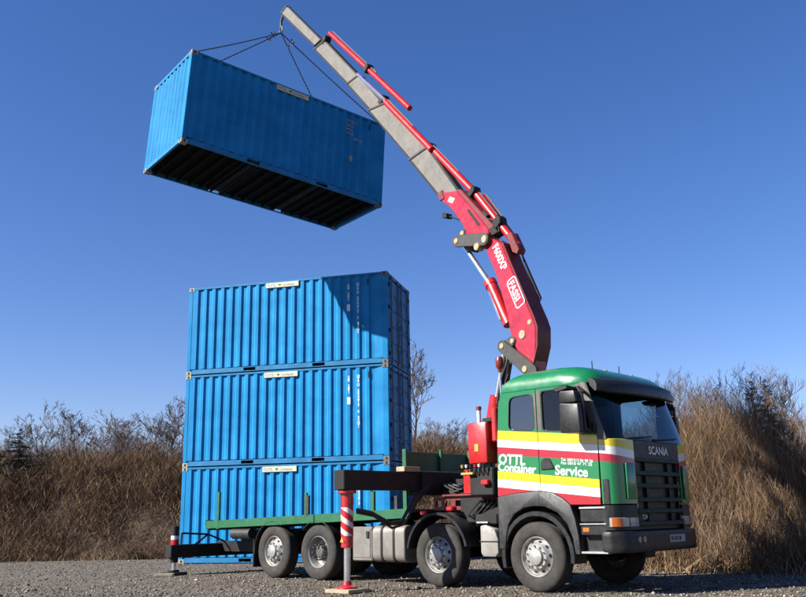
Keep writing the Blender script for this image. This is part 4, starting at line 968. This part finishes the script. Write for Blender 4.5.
# mudguards
for y0, y1 in ((.0, .42), (2.08, 2.5)):
    guard(AX[1], .64, 12, 172, y0, y1, .05); guard(AX[2], .565, 8, 135, y0, y1, .025); guard(AX[3], .565, 60, 186, y0, y1, .025)
    MB().box(-7.10, -7.07, y0+.02, y1+.2 if y0 < 1 else y1, .2, .75).build('mud_flap', 'plastic_black', tk)
# tanks and boxes
tn = MB().prism(rr(-3.56, -2.76, 0, 1, .01) if False else rwin([(.0, .37), (.62, .37), (.62, 1.0), (.0, 1.0)], .14, 5), lambda a, b, w: (w, a+.02, b), -3.56, -2.76).build('fuel_tank', 'tank_alu', tk, bevel=.012)
for x in (-3.32, -3.02): MB().prism(rwin([(-.012, .355), (.635, .355), (.635, 1.015), (-.012, 1.015)], .15, 5), lambda a, b, w: (w, a+.02, b), x-.022, x+.022, holes=[rwin([(.0, .37), (.62, .37), (.62, 1.0), (.0, 1.0)], .14, 5)]).build('tank_strap', 'black_steel', tn)
MB().cyl((-3.45, .2, .99), (-3.45, .2, 1.05), .05, n=12).build('filler_cap', 'black_steel', tn)
bb_ = MB().box(-4.12, -3.60, .05, .60, .38, .98).build('battery_box', 'tank_alu', tk, bevel=.02); MB().box(-4.08, -3.64, .038, .05, .44, .94).build('cover', 'tank_alu', bb_, bevel=.006)
MB().box(-3.72, -3.66, .02, .045, .78, .9).build('latch', 'black_steel', bb_)
MB().prism([(-1.09, .98), (-.98, 1.0), (-.80, .93), (-.735, .78), (-.735, .56), (-.80, .50), (-1.05, .50), (-1.09, .56)], lambda a, b, w: (a, w, b), .05, .45).build('fluid_tank', 'tank_pale', tk, bevel=.025, seg=2)
MB().box(-1.1, -.72, .045, .46, .725, .745).build('tank_strap', 'black_steel', tk)
MB().box(-1.20, -.74, .06, .5, 1.0, 1.16).build('air_box', 'black_steel', tk, bevel=.02)
MB().box(-1.13, -.9, .02, .5, 1.02, 1.045).build('bracket', 'trim_silver', tk); MB().box(-1.86, -1.72, .1, .25, 1.22, 1.30).build('red_cap', 'bright_red', tk, bevel=.02); MB().box(-2.46, -2.34, .1, .2, 1.16, 1.24).build('red_cap', 'bright_red', tk, bevel=.02)
for k in range(5): MB().tube([(-1.35+k*.05, .5, 1.0+.1*(k % 2)), (-1.5+k*.06, .25+.04*k, 1.15), (-1.3+k*.1, .3, 1.35), (-1.2+k*.05, .5, 1.5)], .018, 6).build('hose', 'hose', tk)
# deck
D = lambda x, y, z: (x, y, z+DZ(x))
XD0, XD1 = -8.82, -2.62
for x0, x1 in ((XD0, -5.16), (-5.14, XD1)):
    MB().box(x0, x1, .0, .05, .962, 1.128, fn=D).build('side_rail', 'deck_green', tk, bevel=.008)
    MB().box(x0, x1, 2.45, 2.5, .962, 1.128, fn=D).build('side_rail', 'deck_green', tk, bevel=.008)
MB().prism([(0, .93), (0, 1.13), (.5, 1.13), (.5, .93)], lambda a, b, w: (w, .052+a*4.79, b), XD0, XD0+.06).build('tail_rail', 'deck_green', tk, bevel=.008)
MB().box(XD0-.03, XD0, .0, .22, 1.03, 1.15).build('rear_corner_bracket', 'deck_green', tk, bevel=.01)
for k in range(12): MB().box(XD0+.07, XD1, .055+k*.2, .055+k*.2+.194, 1.07, 1.112, fn=D).build('deck_plank', 'wood_deck', tk)
for k in range(8): x = XD0+.35+k*.78; MB().box(x, x+.07, .055, 2.445, .97, 1.065, fn=D).build('deck_bearer', 'black_steel', tk)
for i, (x, z0, z1, mt) in enumerate([(-8.37, .955, 1.74, 'deck_green'), (-5.36, 1.20, 1.58, 'plastic_grey'), (-3.53, 1.18, 1.60, 'deck_green'), (-2.71, 1.10, 2.305, 'deck_green')]):
    for y in (-.005, 2.455): MB().box(x-.045, x+.045, y, y+.05, z0, z1).build('stake', mt, tk, bevel=.006)
hb = MB()
zA, zB = TPX(409, 451.5, -2.72).z, TPX(409, 470, -2.72).z
MB().box(-2.76, -2.70, .06, 2.44, zB-.02, zA).build('headboard', 'deck_green', tk, bevel=.008)
for y in (.9, 1.7): MB().box(-2.69, -2.64, y, y+.05, zB, zA+.06).build('headboard_bracket', 'deck_green', tk, bevel=.006)
MB().box(-2.69, -2.66, .06, 2.44, zB-.04, zB-.01).build('headboard_edge', 'trim_silver', tk)
# rear stabiliser, light bar
RX = -9.3
zr0, zr1 = TPX(180, 557.5, RX+.12).z, TPX(180, 544.5, RX+.12).z
MB().box(RX-.12, RX+.12, -.62, 2.5, zr0, zr1).build('rear_stabiliser_beam', 'black_steel', tk, bevel=.012)
pf = TPX(174, 560, RX); py = pf.y
MB().cyl((RX, py, zr0-.1), (RX, py, TPX(174, 526, RX).z), .085, n=16).build('stabiliser_jack', 'black_steel', tk, bevel=.01)
zz = TPX(173, 544, RX).z
for k, mt in enumerate(('white_print', 'bright_red', 'bright_red', 'white_print')):
    MB().cyl((RX, py-.0, zz-.16+k*.085), (RX, py, zz-.16+k*.085+.083), .088, n=16).build('warning_band', mt, tk)
MB().cyl((RX, py, .1), (RX, py, zr0), .045, n=14).build('stabiliser_rod', 'chrome_rod', tk); MB().cyl((RX, py, .062), (RX, py, .11), .12, n=16).build('stabiliser_foot', 'black_steel', tk, bevel=.01)
ub = MB()
for p_, q_ in (((182, 533), (208, 534)), ((208, 534), (236, 546)), ((208, 534), (192, 547)), ((182, 533), (181, 545))):
    a, b = TPX(*p_, RX+.2), TPX(*q_, RX+.2); ub.tube([a, b], .022, 6)
ub.build('light_bar', 'black_steel', tk)
MB().box(RX-.1, -7.4, .7, .95, .46, .68).build('rear_frame', 'black_steel', tk); MB().box(RX-.1, -7.4, 1.55, 1.8, .46, .68).build('rear_frame', 'black_steel', tk)
MB().box(-8.80, -8.75, .95, 1.35, .72, .84).build('tail_light', 'dark_red', tk, bevel=.02)
MB().cyl((-7.9, .1, .86), (-7.25, .1, .86), .11, n=14).build('air_tank', 'plastic_grey', tk)
# things under the feet and on the beam
def slab(name, c, sx, sy, z0, z1, rz, mat, label, cat):
    o = MB().box(-sx/2, sx/2, -sy/2, sy/2, 0, z1-z0).build(name, mat, bevel=.006); o.location = (c.x, c.y, z0); o.rotation_euler = (0, 0, rz); return tag(o, label, cat)
nf = TM @ Vector((fx, fy, 0)) + TLOC; rfw = TM @ Vector((RX, py, 0)) + TLOC
slab('support_pad', nf, .5, .5, .006, .062, TYAW+.1, 'wood_pale', 'flat wooden pad under the red and white striped outrigger foot', 'pad')
slab('support_pad', rfw, .42, .42, .006, .061, TYAW+.3, 'plastic_grey', 'grey pad under the rear stabiliser foot', 'pad')
g_ = hit(164, 576.5, Vector((0, 0, 0)), Vector((0, 0, 1))); slab('wood_offcut', g_, .38, .13, .004, .06, .1, 'wood_pale', 'pale wood offcut lying on the gravel beside the rear stabiliser', 'wood')
k_ = TPX(406, 471, OX); o = MB().box(-.1, .1, -.2, .2, 0, .085).build('wood_block', 'wood_pale', bevel=.008); pw = TM @ Vector((OX+.05, -.12, 0)) + TLOC
o.location = (pw.x, pw.y, zt+.002); o.rotation_euler = (0, 0, TYAW); tag(o, 'pale wooden block lying on the dark outrigger beam by the green post', 'wood')
